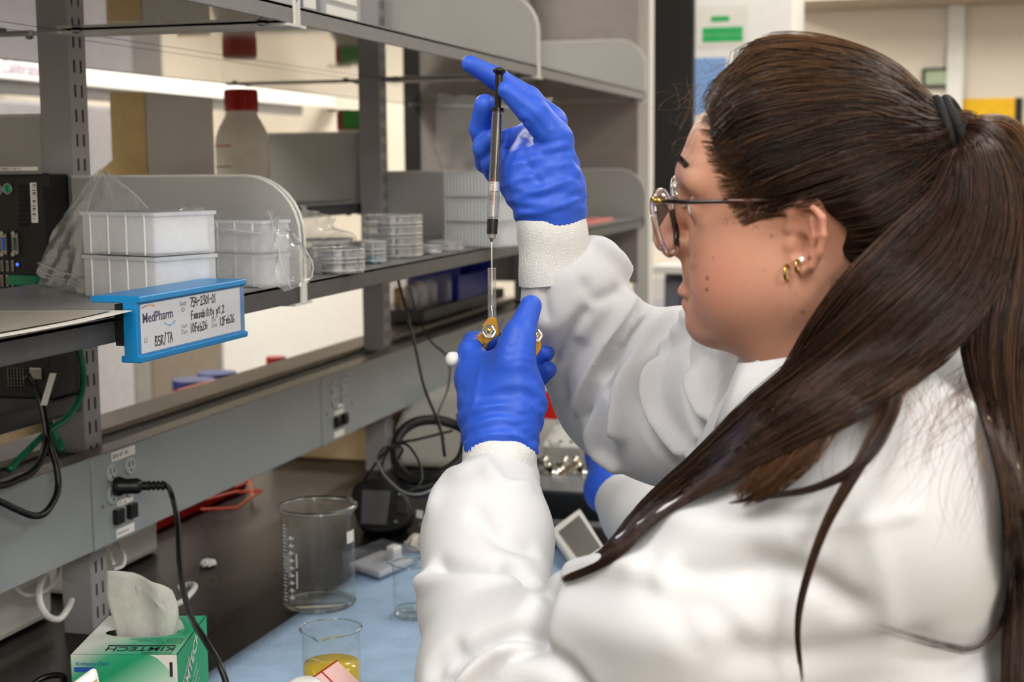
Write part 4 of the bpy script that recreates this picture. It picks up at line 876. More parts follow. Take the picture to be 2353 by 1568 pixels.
# ---- handheld instrument
ins = thing('handheld_meter', 'black rounded handheld meter with grey screen lying behind the beaker', 'meter', (PZ(890, 1250, BT)[0], PZ(890, 1250, BT)[1], BT))
o0 = PZ(838, 1238, BT); fw = np.array([CM[0, 2], CM[1, 2], 0]); fw /= np.linalg.norm(fw); rt = np.array([CM[0, 0], CM[1, 0], 0]); rt /= np.linalg.norm(rt)
tilt = np.array([0, 0, 1])*.93+fw*.37; nrm = np.cross(rt, tilt)
sc = 2.32/FPX
def ipt(px, py, off=0.): return o0+rt*((px-838)*sc)+tilt*((1238-py)*sc*1.03)+np.array([0, 0, .009])+nrm*off
poly = [(800, 1135), (815, 1112), (850, 1104), (895, 1110), (935, 1140), (960, 1185), (955, 1215), (930, 1232), (880, 1244), (835, 1238), (818, 1215), (805, 1175)]
ctr = np.array([880, 1180]); th = .05
pv = []; 
for off, s in ((-.004, .90), (.0, .97), (-.02, 1.), (-.05, .97), (-.056, .85)):
    pv.append([ipt(*(ctr+(np.array(p)-ctr)*s), (off if off != .0 else .0)+.0) for p in poly])
pv[0], pv[1] = [ipt(*(ctr+(np.array(p)-ctr)*.90), .006) for p in poly], [ipt(*(ctr+(np.array(p)-ctr)*.97), .003) for p in poly]
v = [p for r in pv for p in r]; k = len(poly); f = [(i*k+j, i*k+(j+1) % k, (i+1)*k+(j+1) % k, (i+1)*k+j) for i in range(4) for j in range(k)]+[tuple(range(k))[::-1], tuple(range(4*k, 5*k))]
m_rub = M('black_rubber', '#1b1b1c', .5, noise=.1); ob = MB().add(v, f).build('body', m_rub, ins, smooth=True); sd = ob.modifiers.new('sub', 'SUBSURF'); sd.levels = 2; sd.render_levels = 2
def ipan(pts, nm, m, o1, o2, bev=.001, par=None): a = [ipt(*p, o1) for p in pts]; b = [ipt(*p, o2) for p in pts]; return MB().hexa(a+b).build(nm, m, par or ins, bevel=bev)
ipan([(826, 1222), (898, 1226), (910, 1136), (826, 1132)], 'bezel', m_black, .003, .008); ipan([(830, 1216), (892, 1220), (901, 1140), (832, 1137)], 'screen', M('dim_screen', '#6f7072', .12, noise=.05), .008, .0088, 0)
for (x, y, s) in ((922, 1148, 8), (928, 1180, 15), (914, 1212, 7)): b_ = ipan([(x-s, y+s), (x+s, y+s), (x+s, y-s), (x-s, y-s)], 'button', M('key_grey', '#2c2d2f', .45), .004, .0085, .002)
for (x, y) in ((922, 1148), (914, 1213)): ipan([(x-3, y+3), (x+3, y+3), (x+3, y-3), (x-3, y-3)], 'button_icon', M('key_icon', '#9aa39a', .5), .0085, .0089, 0)
ipan([(962, 1200), (978, 1203), (978, 1184), (962, 1182)], 'tag', m_label, -.01, -.009, 0)
# ---- pale round instrument and cables behind it
mx = thing('pale_instrument', 'pale grey instrument body with rounded top behind the cables', 'instrument', (-.93, 2.85, BT))
a, b = PY(905, 1095, 2.78), PY(1120, 1095, 2.78); ztop = PY(1000, 895, 2.78)[2]
mb = MB(); hs = ztop-BT; W_ = b[0]-a[0]; pf = [(0, 0), (W_, 0), (W_, hs*.75), (W_*.93, hs*.93), (W_*.75, hs), (W_*.35, hs*.93), (W_*.08, hs*.70), (0, hs*.5)]
mb.prism(pf, (a[0], 2.78, BT), (1, 0, 0), (0, 0, 1), (0, 1, 0), .22).build('housing', M('instrument_putty', '#d9d5cc', .4, noise=.03), mx, bevel=.02, seg=4)
cord('rubber_hose', 'thick black hose coiled in a ring behind the near glove', [P(1058, 950, 2.30), P(1070, 985, 2.30), P(1068, 1030, 2.28), P(1050, 1065, 2.26), P(1000, 1095, 2.26), P(950, 1105, 2.28), P(918, 1080, 2.32), P(908, 1040, 2.34), P(918, 1000, 2.36), P(950, 973, 2.38), P(1000, 965, 2.40), P(1050, 978, 2.40), P(1080, 995, 2.38)], .0085, m_rub, 12)
cord('rubber_hose', 'second turn of black hose lower in the coil', [P(1075, 1005, 2.33), P(1060, 1055, 2.31), P(1010, 1090, 2.30), P(950, 1098, 2.31), P(915, 1112, 2.30), P(960, 1135, 2.26), P(1020, 1120, 2.25)], .0075, m_rub, 12)
cord('thin_cable', 'thin black cable hanging from the shelf to the coil', [P(915, 645, 2.45), P(935, 720, 2.44), P(955, 800, 2.42), P(975, 890, 2.38), P(1005, 965, 2.32), P(1015, 1000, 2.30), P(1022, 1050, 2.30)], .0026, m_cord)
cord('thin_cable', 'fine black cable falling behind the clamp', [P(940, 660, 2.7), P(965, 740, 2.7), P(990, 785, 2.65), P(1030, 825, 2.6), P(1030, 890, 2.5), P(1005, 960, 2.42), P(1020, 1010, 2.38)], .0018, m_cord)
cord('thin_cable', 'grey cable loop in front of the black meter', [P(870, 1095, 2.22), P(890, 1040, 2.22), P(930, 1020, 2.22), P(962, 1060, 2.20), P(968, 1105, 2.17), P(940, 1128, 2.15), P(900, 1105, 2.17), P(870, 1062, 2.2), P(880, 1032, 2.21), P(905, 1025, 2.22), P(925, 1032, 2.22), P(915, 1055, 2.22)], .0020, m_cord)
cord('thin_cable', 'pale grey cable drooping beside the near sleeve', [P(866, 1060, 2.19), P(885, 1095, 2.16), P(925, 1130, 2.12), P(965, 1136, 2.11), P(1000, 1120, 2.12), P(1030, 1090, 2.15)], .0020, M('grey_cable', '#7d7d7e', .3))
cord('thin_cable', 'black cable slanting left from coil to bench', [P(838, 1102, 2.30), P(872, 1055, 2.28), P(905, 1022, 2.27), P(960, 1010, 2.27), P(1040, 990, 2.28)], .0022, m_cord)
# ---- stirrer block with diffusion cells
sy0 = 2.40; za = BT+.012; zt_ = .962
st = thing('stirrer_block', 'long black stirrer block with grey deck holding glass cells', 'stirrer', (-.5, sy0+.1, BT))
xa, xb_ = -.70, -.36
MB().box((xa, sy0, BT+.008), (xb_, sy0+.24, zt_-.004)).build('body', M('satin_black', '#16171b', .35), st, bevel=.004)
MB().box((xa, sy0-.002, zt_-.004), (xb_, sy0+.24, zt_)).build('deck', M('deck_grey', '#8d8d8f', .35, .3), st, bevel=.001)
MB().box((xa+.01, sy0-.003, BT), (xb_-.01, sy0+.23, BT+.008)).build('foot_rail', M('grey_foot', '#8f8f92', .4), st)
m_chrome = M('polished_steel', '#d7d4cc', .08, 1.)
for k, (px, py) in enumerate(((1275, 1085), (1345, 1085), (1425, 1100), (1490, 1112))):
    q = PZ(px, py, zt_); t = thing('diffusion_cell', ('glass diffusion cell in steel ring, %s on the stirrer deck' % ('leftmost', 'second from left', 'third from left', 'rightmost')[k]), 'glass cell', (q[0], q[1], zt_), group='cells on the stirrer', w=False)
    MB().lathe([(.026, .0004), (.026, .004), (.020, .012), (.012, .015), (.012, .010), (0, .010)], n=28, cap=False).build('steel_ring', m_chrome, t, smooth=True)
    MB().lathe([(.009, .010), (.009, .050), (.0098, .052)], n=24, cap=False).build('glass_tube', m_glass, t, smooth=True); MB().tube([(.0095*math.cos(a), .0095*math.sin(a), .0515) for a in np.linspace(0, 2*PI, 25)], .0009, 6, cap=False).build('tube_rim', m_glass_rim, t, smooth=True)
    for s in (-1, 1): MB().lathe([(.006, .012), (.008, .020), (.006, .028), (0, .030)], (s*.018, .004*s, 0), n=14, cap=False).build('clamp_knob', m_chrome, t, smooth=True)
stn = tag(MB().tube([PZ(1285, 1090, zt_+.012), PZ(1330, 1060, zt_+.05)], .0035, 8).build('wooden_stick', M('wood_stick', '#c9ab86', .6)), 'thin wooden stick leaning between the glass cells', 'stick')
# red box, card, perforated rack
rb = thing('red_box', 'red box with white top behind the near glove', 'box', (-.62, 2.95, BT)); p, q = PY(1200, 898, 2.95), PY(1312, 965, 2.95)
MB().box((p[0], 2.95, q[2]), (q[0], 3.05, p[2])).build('red_band', M('signal_red', '#e2231b', .45), rb); MB().box((p[0], 2.952, BT), (q[0], 3.05, q[2])).build('white_base', m_white, rb); MB().box((p[0], 2.951, p[2]), (q[0], 3.05, p[2]+.025)).build('white_top', m_white, rb)
hr = thing('perforated_rack', 'white perforated tube rack tilted behind the stirrer', 'rack', PY(1290, 1030, 2.72)*[1, 1, 0]+[0, 0, BT])
h4 = [PY(1245, 1024, 2.70), PY(1352, 1030, 2.70), PY(1345, 935, 2.80), PY(1292, 945, 2.80)]; slab(hr, h4, .06, M('rack_white', '#e4e2da', .45), 'block', .003, -.06)
n_h = np.cross(h4[1]-h4[0], h4[3]-h4[0]); n_h /= np.linalg.norm(n_h)
for i in range(4):
    for j in range(4): q = (h4[0]*(1-(i+.5)/4)+h4[1]*((i+.5)/4))*(1-(j+.5)/4)+(h4[3]*(1-(i+.5)/4)+h4[2]*((i+.5)/4))*((j+.5)/4); MB().lathe([(.0038, 0), (.0038, .0006)], q+n_h*.0002, n_h, 10).build('hole', M('hole_dark', '#5c6157', .8), hr)
q = h4[0]*.25+h4[1]*.25+h4[2]*.35+h4[3]*.15; MB().lathe([(.010, 0), (.010, .001)], q+n_h*.0004, n_h, 14).build('handle_hole', m_slot, hr)
MB().box((h4[0][0], 2.74, BT), (h4[1][0], 2.84, h4[0][2]-.01)).build('base', M('rack_white'), hr)
vl = PZ(1330, 1040, BT+.06); tag(MB().lathe([(.008, 0), (.008, .018), (.006, .022)], (vl[0], vl[1]+.06, BT+.063), n=14).build('magenta_cap', M('magenta', '#8a3a66', .4), smooth=True), 'small magenta cap peeking behind the glass cells', 'cap')
# tilted white frame between the arms
wf = thing('white_tablet', 'white framed device with silver panel leaning between her arms', 'device', PZ(1320, 1310, BT))
w4 = [PZ(1262, 1232, .921), PZ(1332, 1180, .926), PZ(1400, 1290, .912), PZ(1338, 1342, .908)]; slab(wf, w4, .010, m_white, 'casing', .003, -.010)
mix4 = lambda a, b: (w4[0]*(1-a)+w4[1]*a)*(1-b)+(w4[3]*(1-a)+w4[2]*a)*b
nn = np.cross(w4[1]-w4[0], w4[3]-w4[0]); nn /= np.linalg.norm(nn); sgn = .022 if nn@(CAM_POS-w4[0]) > 0 else -.0
slab(wf, [mix4(.16, .14), mix4(.86, .12), mix4(.90, .98), mix4(.20, .98)], .0015, M('silver_panel', '#a8a49d', .25, .7, noise=.15, scale=8), 'silver_panel', 0, .0 if sgn else -.0115)
# red and orange rack below the rail
rr = thing('wire_rack', 'red tray with orange wire frame under the service rail', 'rack', (-1.2, 2.35, BT)); MB().box((-1.36, 2.12, BT+.001), (-1.27, 2.52, BT+.030)).build('tray', M('tray_red', '#c01810', .4), rr, bevel=.004)
m_or = M('orange_wire', '#e8481a', .35); z_ = BT+.018
for pl in ([(462, 1172), (545, 1167), (580, 1142), (574, 1105), (540, 1120)], [(545, 1132), (602, 1128), (580, 1142)], [(470, 1150), (545, 1130)]): MB().tube([PZ(x, y, z_) for x, y in pl], .0024, 8).build('wire', m_or, rr)
# jars behind the rail
def jar(name, label, px, py, x, r, capm, bodym, ch):
    q = PX(px, py, x); t = thing(name, label, 'jar', (x, q[1], BT), w=False); h = q[2]-BT
    MB().lathe([(0, 0), (r*.95, 0), (r*.95, h-ch), (0, h-ch)], n=32, cap=False).build('body', bodym, t, smooth=True, angle=40); MB().lathe([(r, h-ch+.0006), (r, h-.002), (r*.97, h), (0, h)], n=32, cap=False).build('lid', capm, t, smooth=True, angle=40)
m_bl = M('lid_blue', '#27397f', .4); m_li = M('lid_lilac', '#8a86a8', .4)
jar('sample_jar', 'blue lidded jar behind the rail, left of pair', 445, 872, -1.40, .042, m_bl, m_white, .02); jar('sample_jar', 'blue lidded jar behind the rail, right of pair', 498, 856, -1.46, .042, m_bl, m_white, .02)
jar('sample_jar', 'red capped jar standing behind the service rail', 634, 820, -1.46, .023, m_red_cap, m_white, .05)
cord('orange_tube', 'red-orange tube lying across the jars behind rail', [PX(405, 902, -1.30), PX(450, 888, -1.32), PX(500, 876, -1.34), PX(536, 868, -1.36)], .004, m_or)
wb = thing('white_instrument', 'large white instrument front across the aisle below the shelf', 'instrument', (-2.42, 5.3, 0)); q = PX(512, 728, -2.4)
MB().box((-2.445, q[1], .02), (-2.40, 6.0, q[2]+.012)).build('cover', m_glow, wb, bevel=.006); MB().box((-2.44, q[1]+.02, 0), (-2.41, 5.98, .02)).build('plinth', m_black, wb)
# boxes on the top shelf
for k, (x0, x1, m, lb_) in enumerate(((690, 738, m_acr, 'clear plastic case on the top shelf beside the seam'), (742, 830, M('grey_case', '#a8a8ab', .4), 'grey case with white labels on the top shelf'))):
    a, b = PX(x0, 12, -.84), PX(x1, 30, -.84); t = thing('storage_case', lb_, 'case', (-.9, (a[1]+b[1])/2, 1.7165), group='cases on the top shelf')
    MB().box((-.96, a[1], 1.7168), (-.84, b[1], 1.82)).build('body', m, t, bevel=.004)
    for zz in ((1.738, 1.752), (1.760, 1.776)) if k else ((1.74, 1.77),): MB().box((-.8399, a[1]+.01, zz[0]), (-.839, b[1]-.02, zz[1])).build('label', m_label, t)
# low shelf goods in the far bay
t = thing('low_shelf', 'dark low shelf behind the rail in the far bay', 'shelf', (-1.25, 3.3, 1.16)); MB().box((-1.27, 3.15, 1.165), (-1.125, 3.80, 1.19)).build('board', m_dark_edge, t); MB().box((-1.255, 3.20, BT), (-1.215, 3.78, 1.165)).build('support', m_dark_edge, t)
t = thing('parts_box', 'clear box of small parts on the low shelf', 'box', (-1.2, 3.28, 1.19)); MB().box((-1.26, 3.16, 1.1905), (-1.14, 3.40, 1.262)).build('box', m_acr, t, bevel=.003)
for k in range(6): MB().lathe([(.012, 0), (.012, .045), (.004, .05)], (-1.2+.02*(k % 2), 3.185+k*.036, 1.192), n=12).build('vial', m_white if k % 2 else M('amber'), t, smooth=True)
t = thing('blue_bin', 'deep blue open-front bin on the low shelf', 'bin', (-1.2, 3.55, 1.19)); m_db = M('bin_blue', '#1a2a9c', .4)
MB().box((-1.26, 3.42, 1.1905), (-1.13, 3.70, 1.205)).build('floor', m_db, t); MB().box((-1.26, 3.42, 1.205), (-1.25, 3.70, 1.285)).build('back', m_db, t)
for y in (3.42, 3.69): MB().box((-1.25, y, 1.205), (-1.13, y+.01, 1.285)).build('side', m_db, t)
MB().box((-1.14, 3.43, 1.205), (-1.13, 3.69, 1.250)).build('front', m_db, t)
# end plate of the shelving
ep = MB().box((-1.40, Y3P+.045, 1.20), (-.775, Y3P+.05, 2.4)).build('end_plate', M('taupe_plate', '#96908c', .45), unit); MB().box((-1.445, Y3P+.04, .9), (-1.40, Y3P+.08, 2.5)).build('rear_upright', m_blk, unit)
MB().box((-1.0, Y3P-.5, 1.381), (-.79, Y3P-.2, 1.388)).build('red_folder', M('pale_red', '#e88c86', .5)); tag(bpy.data.objects['red_folder'], 'thin pale red folder on the far shelf', 'folder')

q = PZ(740, 1056, BT); bx_ = thing('beige_box', 'low beige box standing on the rear bench beyond the rail', 'box', (q[0]-.1, q[1]+.12, BT)); MB().box((q[0]-.12, q[1], BT+.0005), (q[0]+.16, q[1]+.22, BT+.09)).build('carton', M('beige_card', '#cdb68e', .6), bx_, bevel=.004); MB().box((q[0]-.122, q[1]-.002, BT+.066), (q[0]+.162, q[1]+.222, BT+.0915)).build('lid', M('beige_card'), bx_, bevel=.003)
for nm, lab, x0, x1, zt2, hexc in (('aisle_cabinet', 'lilac-white cabinet across the aisle below the label holder', 150, 312, 1.30, '#c9c7cc'), ('aisle_cabinet', 'narrow grey cabinet end across the aisle', 313, 351, 1.30, '#9d9a96'), ('aisle_cabinet', 'taupe cabinet across the aisle beside the white instrument', 352, 511, 1.28, '#8d8274')):
    a, b = PX(x0, 850, -2.4)[1], PX(x1, 850, -2.4)[1]; t = thing(nm, lab, 'cabinet', (-2.42, (a+b)/2, 0), group='cabinets facing the aisle'); MB().box((-2.445, a, .02), (-2.402, b-.004, zt2)).build('body', M(nm+hexc, hexc, .5), t, bevel=.003); MB().box((-2.44, a+.01, 0), (-2.41, b-.014, .02)).build('plinth', m_black, t)

# ================================================================ THE PERSON
def noise3(p, freq, seed, n=7):
    g = np.random.default_rng(seed); o = np.zeros(len(p))
    for _ in range(n):
        d = g.normal(size=3); d /= np.linalg.norm(d); o += np.sin(p@d*freq*(.6+.9*g.random())+g.random()*6.28)
    return o/n
def march_many(fn, px, py, d0=.6, d1=2.6):
    px = np.asarray(px, float); py = np.asarray(py, float)
    r = (np.stack([px-IMG_W/2, py-IMG_H/2, np.full(px.shape, FPX)], 1)/FPX)@CM.T; t = np.full(len(px), d0)
    for _ in range(70):
        s = fn((CAM_POS+r*t[:, None]).astype(np.float32)); t = np.minimum(t+np.maximum(s, -.002)*.85, d1)
    return t
# ---- head frame: f forward, u up, l to her left; origin between the ears
_az = math.radians(87.5); F0 = np.array([-math.sin(_az), math.cos(_az), 0.]); U0 = np.array([0, 0, 1.]); L0 = np.cross(U0, F0)
_ro, _pi = math.radians(9.0), math.radians(-1.0)
U1 = U0*math.cos(_ro)+L0*math.sin(_ro); L1 = L0*math.cos(_ro)-U0*math.sin(_ro)
F1 = F0*math.cos(_pi)+U1*math.sin(_pi); U1 = U1*math.cos(_pi)-F0*math.sin(_pi)
HB = np.stack([F1, U1, L1], 1)                      # columns
HO = P(1832, 568, 1.085)-L1*.068
def H(p): return HO+np.asarray(p, float)@HB.T       # local -> world
def Hinv(p): return (np.asarray(p, float)-HO)@HB
NECK = Hinv(P(1893, 900, 1.165))
def head_sdf(p):
    pm = p.copy(); pm[:, 2] = np.abs(pm[:, 2])       # symmetric features
    d = ell(p, (-.009, .043, 0), (.086, .080, .070))
    d = smin(d, ell(p, (.042, .053, 0), (.055, .056, .058)), .03)
    d = smin(d, ell(p, (.040, -.018, 0), (.052, .072, .058)), .03)
    d = smin(d, rc(pm, (.008, -.036, .046), (.070, -.066, .016), .024, .020), .03)     # jaw
    d = smin(d, ell(pm, (.050, -.018, .036), (.032, .034, .028)), .025)               # cheek
    d = smin(d, ell(pm, (.040, -.045, .036), (.036, .030, .026)), .025)
    d = smin(d, ell(p, (.081, -.076, 0), (.019, .016, .022)), .018)                   # chin
    d = smin(d, ell(p, (.030, -.070, 0), (.050, .020, .036)), .03)                    # under the chin
    d = smin(d, rc(pm, (.090, .047, .010), (.078, .047, .042), .011, .010), .016)     # brow
    d = smax(d, -ell(pm, (.099, .026, .033), (.020, .014, .020)), .014)               # eye hollow
    d = smin(d, ell(pm, (.074, .024, .032), (.0155, .0135, .0155)), .006)             # lids
    d = smax(d, -ell(pm, (.0925, .0235, .0325), (.0085, .0042, .0125)), .002)
    d = smin(d, rc(p, (.090, .036, 0), (.1150, -.008, 0), .0075, .0105), .012)          # nose
    d = smin(d, ell(pm, (.102, -.011, .010), (.011, .0085, .008)), .008)
    d = smin(d, ell(p, (.092, -.034, 0), (.010, .016, .018)), .014)
    d = smin(d, ell(p, (.0975, -.0490, 0), (.0095, .0060, .021)), .005)               # lips
    d = smin(d, ell(p, (.0945, -.0595, 0), (.0095, .0068, .019)), .005)
    d = smax(d, -ell(p, (.106, -.0542, 0), (.012, .0012, .020)), .003)
    d = smin(d, rc(p, (-.022, -.03, 0), NECK*[1, 1, 1], .052, .056), .035)            # neck
    # ear
    q = pm-np.array([-.007, .004, .0670], np.float32)
    c, s = math.cos(.52), math.sin(.52); a = q[:, 0]*c-q[:, 2]*s; b = q[:, 0]*s+q[:, 2]*c  # flare away from the head
    c2, s2 = math.cos(.22), math.sin(.22); e = np.stack([a*c2+q[:, 1]*s2, -a*s2+q[:, 1]*c2, b], 1).astype(np.float32)
    ear = ell(e, (0, .002, .001), (.0175, .0280, .0035))
    ear = smin(ear, ell(e, (.006, -.024, .000), (.0085, .0095, .0038)), .006)         # lobe
    hel = [(.0130, .006), (.0125, .018), (.006, .0275), (-.004, .0300), (-.0135, .0245), (-.0172, .012), (-.0165, -.002), (-.0125, -.014), (-.005, -.022)]
    for (x0, y0), (x1, y1) in zip(hel[:-1], hel[1:]): ear = smin(ear, rc(e, (x0, y0, .0055), (x1, y1, .0055), .0030, .0030), .0022)
    ant = [(-.004, .020), (-.009, .008), (-.008, -.006), (-.002, -.014), (.005, -.015)]
    for (x0, y0), (x1, y1) in zip(ant[:-1], ant[1:]): ear = smin(ear, rc(e, (x0, y0, .0042), (x1, y1, .0042), .0024, .0024), .0025)
    ear = smax(ear, -ell(e, (.002, -.004, .0060), (.0082, .0105, .0085)), .0025)       # concha
    ear = smin(ear, ell(e, (.0110, -.005, .0040), (.0042, .0060, .0038)), .0035)       # tragus
    d = smin(d, ear, .006)
    return d
V, F = surface(head_sdf, (-.14, -.235, -.10), (.135, .14, .10), .0015)
V = smooth_mesh(V, F, 3, .5)
if (vnormals(V, F)*grad(head_sdf, V)).sum() < 0: F = F[:, ::-1]
def gs(c, r): return np.exp(-((np.stack([V[:, 0], V[:, 1], np.abs(V[:, 2])], 1)-np.asarray(c))**2/np.asarray(r)**2).sum(1))
skin = np.array(lin('#bf8b73')[:3]); col = np.tile(skin, (len(V), 1)); col *= (1+.05*noise3(V, 60, 3))[:, None]
def tint(w, hexc, k=1.): global col; w = (w*k)[:, None]; col = col*(1-w)+np.array(lin(hexc)[:3])*w
tint(gs((.060, -.022, .055), (.03, .025, .03)), '#c98470', .55); tint(gs((-.012, .012, .085), (.022, .035, .02)), '#cc8670', .55)
tint(gs((.104, .0, .0), (.012, .012, .012)), '#cb8570', .5)
lip = np.maximum(gs((.103, -.0495, 0), (.010, .0045, .017)), gs((.100, -.0590, 0), (.010, .0055, .015))); tint(np.clip(lip*1.3, 0, 1), '#a65a55', .8)
tint(np.clip(1.6*np.maximum(gs((.088, .0565, .018), (.02, .0035, .012)), gs((.078, .0600, .038), (.02, .0035, .012))), 0, 1), '#5a4030', .45)
def near_px(px, py):    # point of the skin seen through a pixel
    o = Hinv(CAM_POS[None])[0]; r = ray(px, py)@HB; t = .95
    for _ in range(80): t += float(head_sdf((o+r*t)[None].astype(np.float32))[0])*.7
    return o+r*t
for (x, y, r, k) in ((1625, 640, 3.6, .95), (1624, 666, 3.8, .95), (1590, 670, 5, .55), (1773, 543, 4, .5), (1845, 717, 4, .6), (1738, 521, 2.4, .5), (1668, 504, 2.2, .5), (1660, 512, 2, .4), (1638, 592, 2.5, .45), (1600, 610, 2, .45), (1756, 623, 2.6, .4), (1828, 677, 2.4, .4), (1608, 525, 2, .35), (1690, 600, 1.8, .3)):
    q = near_px(x, y); w = np.exp(-((V-q)**2).sum(1)/(r/2900)**2*1.0); tint(np.clip(w*1.5, 0, 1), '#4a2f24', k)
# scalp under the hairline
sc_ = np.clip((V[:, 1]-.05)/.02, 0, 1)*np.clip((.062-V[:, 0])/.02, 0, 1); tint(sc_, '#3a2a20', .8)
col4 = np.concatenate([np.clip(col, 0, 1), np.ones((len(V), 1))], 1)
m_skin = M('skin', '#d9a68a', .46, noise=.02, sss=.06, bump=.08, bscale=900); 
def use_attr(m, mulnoise=None):
    nt = m.node_tree; a = nt.nodes.new('ShaderNodeAttribute'); a.attribute_name = 'col'; nt.links.new(a.outputs['Color'], nt.nodes['Principled BSDF'].inputs['Base Color'])
use_attr(m_skin)
person = thing('person', 'seated person in white lab coat, blue gloves and glasses, holding up a syringe', 'person', (.04, 1.20, .0))
body = link('body', new_mesh('body', H(V), F, m_skin, smooth=True, attr=col4), person)
# eyes
for s in (-1, 1):
    e = MB().lathe([(.0122*math.sin(a), -.0122*math.cos(a)) for a in np.linspace(0.01, PI-.01, 14)], H((.0772, .0235, .0315*s)), F1, 20).build('eye', M('eye_white', '#e6e0d8', .15), body, smooth=True)
    MB().lathe([(.0055, .0112), (.0030, .0118), (0, .0119)], H((.0772, .0235, .0315*s)), F1, 20, cap=False).build('iris', M('iris_brown', '#3c2415', .1), e, smooth=True)

# ---- hair
_d = 1.1; _l0, _l1 = Hinv(P(2190, 298, 1.1))[2], Hinv(P(2190, 298, 1.2))[2]; TD = 1.1-.1*_l0/(_l1-_l0); TIE = Hinv(P(2190, 298, TD))
m_hair = M('brown_hair', '#3a2417', .38, spec=.4); use_attr(m_hair)
hl = [(.058, .145), (.072, .120), (.076, .098), (.066, .075), (.058, .060), (.050, .042), (.040, .028), (.034, .018), (.022, .022), (.012, .030), (-.006, .036), (-.022, .032), (-.029, .016), (-.032, -.006), (-.036, -.030), (-.042, -.058), (-.10, -.075), (-.22, -.02), (-.22, .20), (.05, .20)]
def cap_solid(p):
    d = ell(p, (-.010, .048, 0), (.090, .094, .078)); d = smin(d, ell(p, (.030, .060, 0), (.060, .062, .066)), .03)
    d = smin(d, ell(p, (.026, .086, 0), (.056, .058, .055)), .03)
    d = smin(d, rc(p, (-.045, .042, 0), TIE+(TIE-np.array([-.02, .045, 0]))/np.linalg.norm(TIE-np.array([-.02, .045, 0]))*.010, .072, .009), .02)
    d = smin(d, rc(p, (-.050, .010, 0), (-.060, -.040, 0), .062, .050), .03)
    return d
def cap_sdf(p):
    x = p[:, 0]-.10*np.maximum(np.abs(p[:, 2])-.045, 0)*(p[:, 1] > .07); q = poly2(p[:, 0]+.012*noise_f(p), p[:, 1], hl); d = smax(cap_solid(p)+.0085*np.clip(1+q/.030, 0, 1), q, .006)
    return smax(d, -(cap_solid(p)+.016), .004)
def noise_f(p): return .25*np.sin(p[:, 1]*160)+.2*np.sin(p[:, 2]*210+p[:, 1]*90)
V, F = surface(cap_sdf, (-.20, -.10, -.11), (.12, .17, .11), .0028)
if (vnormals(V, F)*grad(cap_sdf, V)).sum() < 0: F = F[:, ::-1]
V = smooth_mesh(V, F, 1, .4); capV = V.copy(); capN = vnormals(V, F)
shade = (1+.25*noise3(V*[.35, 1.4, 1.2], 190, 5))[:, None]; hc = np.array(lin('#1f140e')[:3])
hair = link('hair', new_mesh('hair', H(V), F, m_hair, smooth=True, attr=np.concatenate([np.clip(hc*shade, 0, 1), np.ones((len(V), 1))], 1)), person)
def strands(name, pts, rad, cols, parent, mat=None):
    """pts N x K x 3, rad N x K"""
    N, K = pts.shape[:2]; t = np.gradient(pts, axis=1); t /= np.linalg.norm(t, axis=2, keepdims=True)+1e-9
    ref = np.array([.31, -.52, .79]); a = np.cross(t, ref); a /= np.linalg.norm(a, axis=2, keepdims=True)+1e-9; b = np.cross(t, a)
    ang = np.array([0, 2.094, 4.189]); ring = pts[:, :, None, :]+rad[:, :, None, None]*(np.cos(ang)[None, None, :, None]*a[:, :, None, :]+np.sin(ang)[None, None, :, None]*b[:, :, None, :])
    v = ring.reshape(-1, 3); base = (np.arange(N)[:, None, None]*K+np.arange(K-1)[None, :, None])*3; j = np.arange(3)[None, None, :]; j2 = (j+1) % 3
    f = np.stack([base+j, base+j2, base+3+j2, base+3+j], -1).reshape(-1, 4)
    c = np.repeat(np.concatenate([cols, np.ones((N, 1))], 1), K*3, 0)
    o = link(name, new_mesh(name, v, f, mat or m_hair, smooth=True, attr=c), parent); o['kind'] = 'stuff'; return o
def hair_cols(n, base='#2b1a11', hi='#5c3a22', seed=0, p=.18):
    g = np.random.default_rng(seed); a = g.random(n)**1.6*.7; a[g.random(n) < p] = 1; a = a[:, None]; return np.array(lin(base)[:3])*(1-a)+np.array(lin(hi)[:3])*a
# strands drawn over the scalp back to the tie
C0 = np.array([-.02, .045, 0.]); N = 6200; K = 15
ok = np.where((cap_solid(capV.astype(np.float32)) > -.0105) & (np.linalg.norm(capV-TIE, axis=1) > .03))[0]; st_ = RNG.choice(ok, N); A = capV[st_]
clump = ((np.floor(A[:, 1]*90)*37+np.floor(A[:, 0]*22)*11+np.floor(A[:, 2]*60)*5).astype(int)+RNG.integers(0, 3, N)) % 260; cj = np.random.default_rng(11).normal(0, 1, (260, 3))
d0 = A-C0; d1 = (TIE-C0)[None]+RNG.normal(0, .006, (N, 3)); n0 = d0/np.linalg.norm(d0, axis=1, keepdims=True); n1 = d1/np.linalg.norm(d1, axis=1, keepdims=True)
om = np.arccos(np.clip((n0*n1).sum(1), -.999, .999)); tt = np.linspace(0, 1, K)[None]*RNG.uniform(.55, .90, (N, 1)); so = np.sin(om)[:, None]
D = (np.sin((1-tt)*om[:, None])/so)[:, :, None]*n0[:, None]+(np.sin(tt*om[:, None])/so)[:, :, None]*n1[:, None]
D[:, :, 1] -= .10*np.sin(PI*tt)*(n0[:, 1] > .2)[:, None]*.3; D /= np.linalg.norm(D, axis=2, keepdims=True)
Df = D.reshape(-1, 3); lo_ = np.full(len(Df), .02); hi_ = np.full(len(Df), .17)
for _ in range(13):
    mid = (lo_+hi_)/2; s = cap_solid((C0+Df*mid[:, None]).astype(np.float32)); lo_ = np.where(s < 0, mid, lo_); hi_ = np.where(s < 0, hi_, mid)
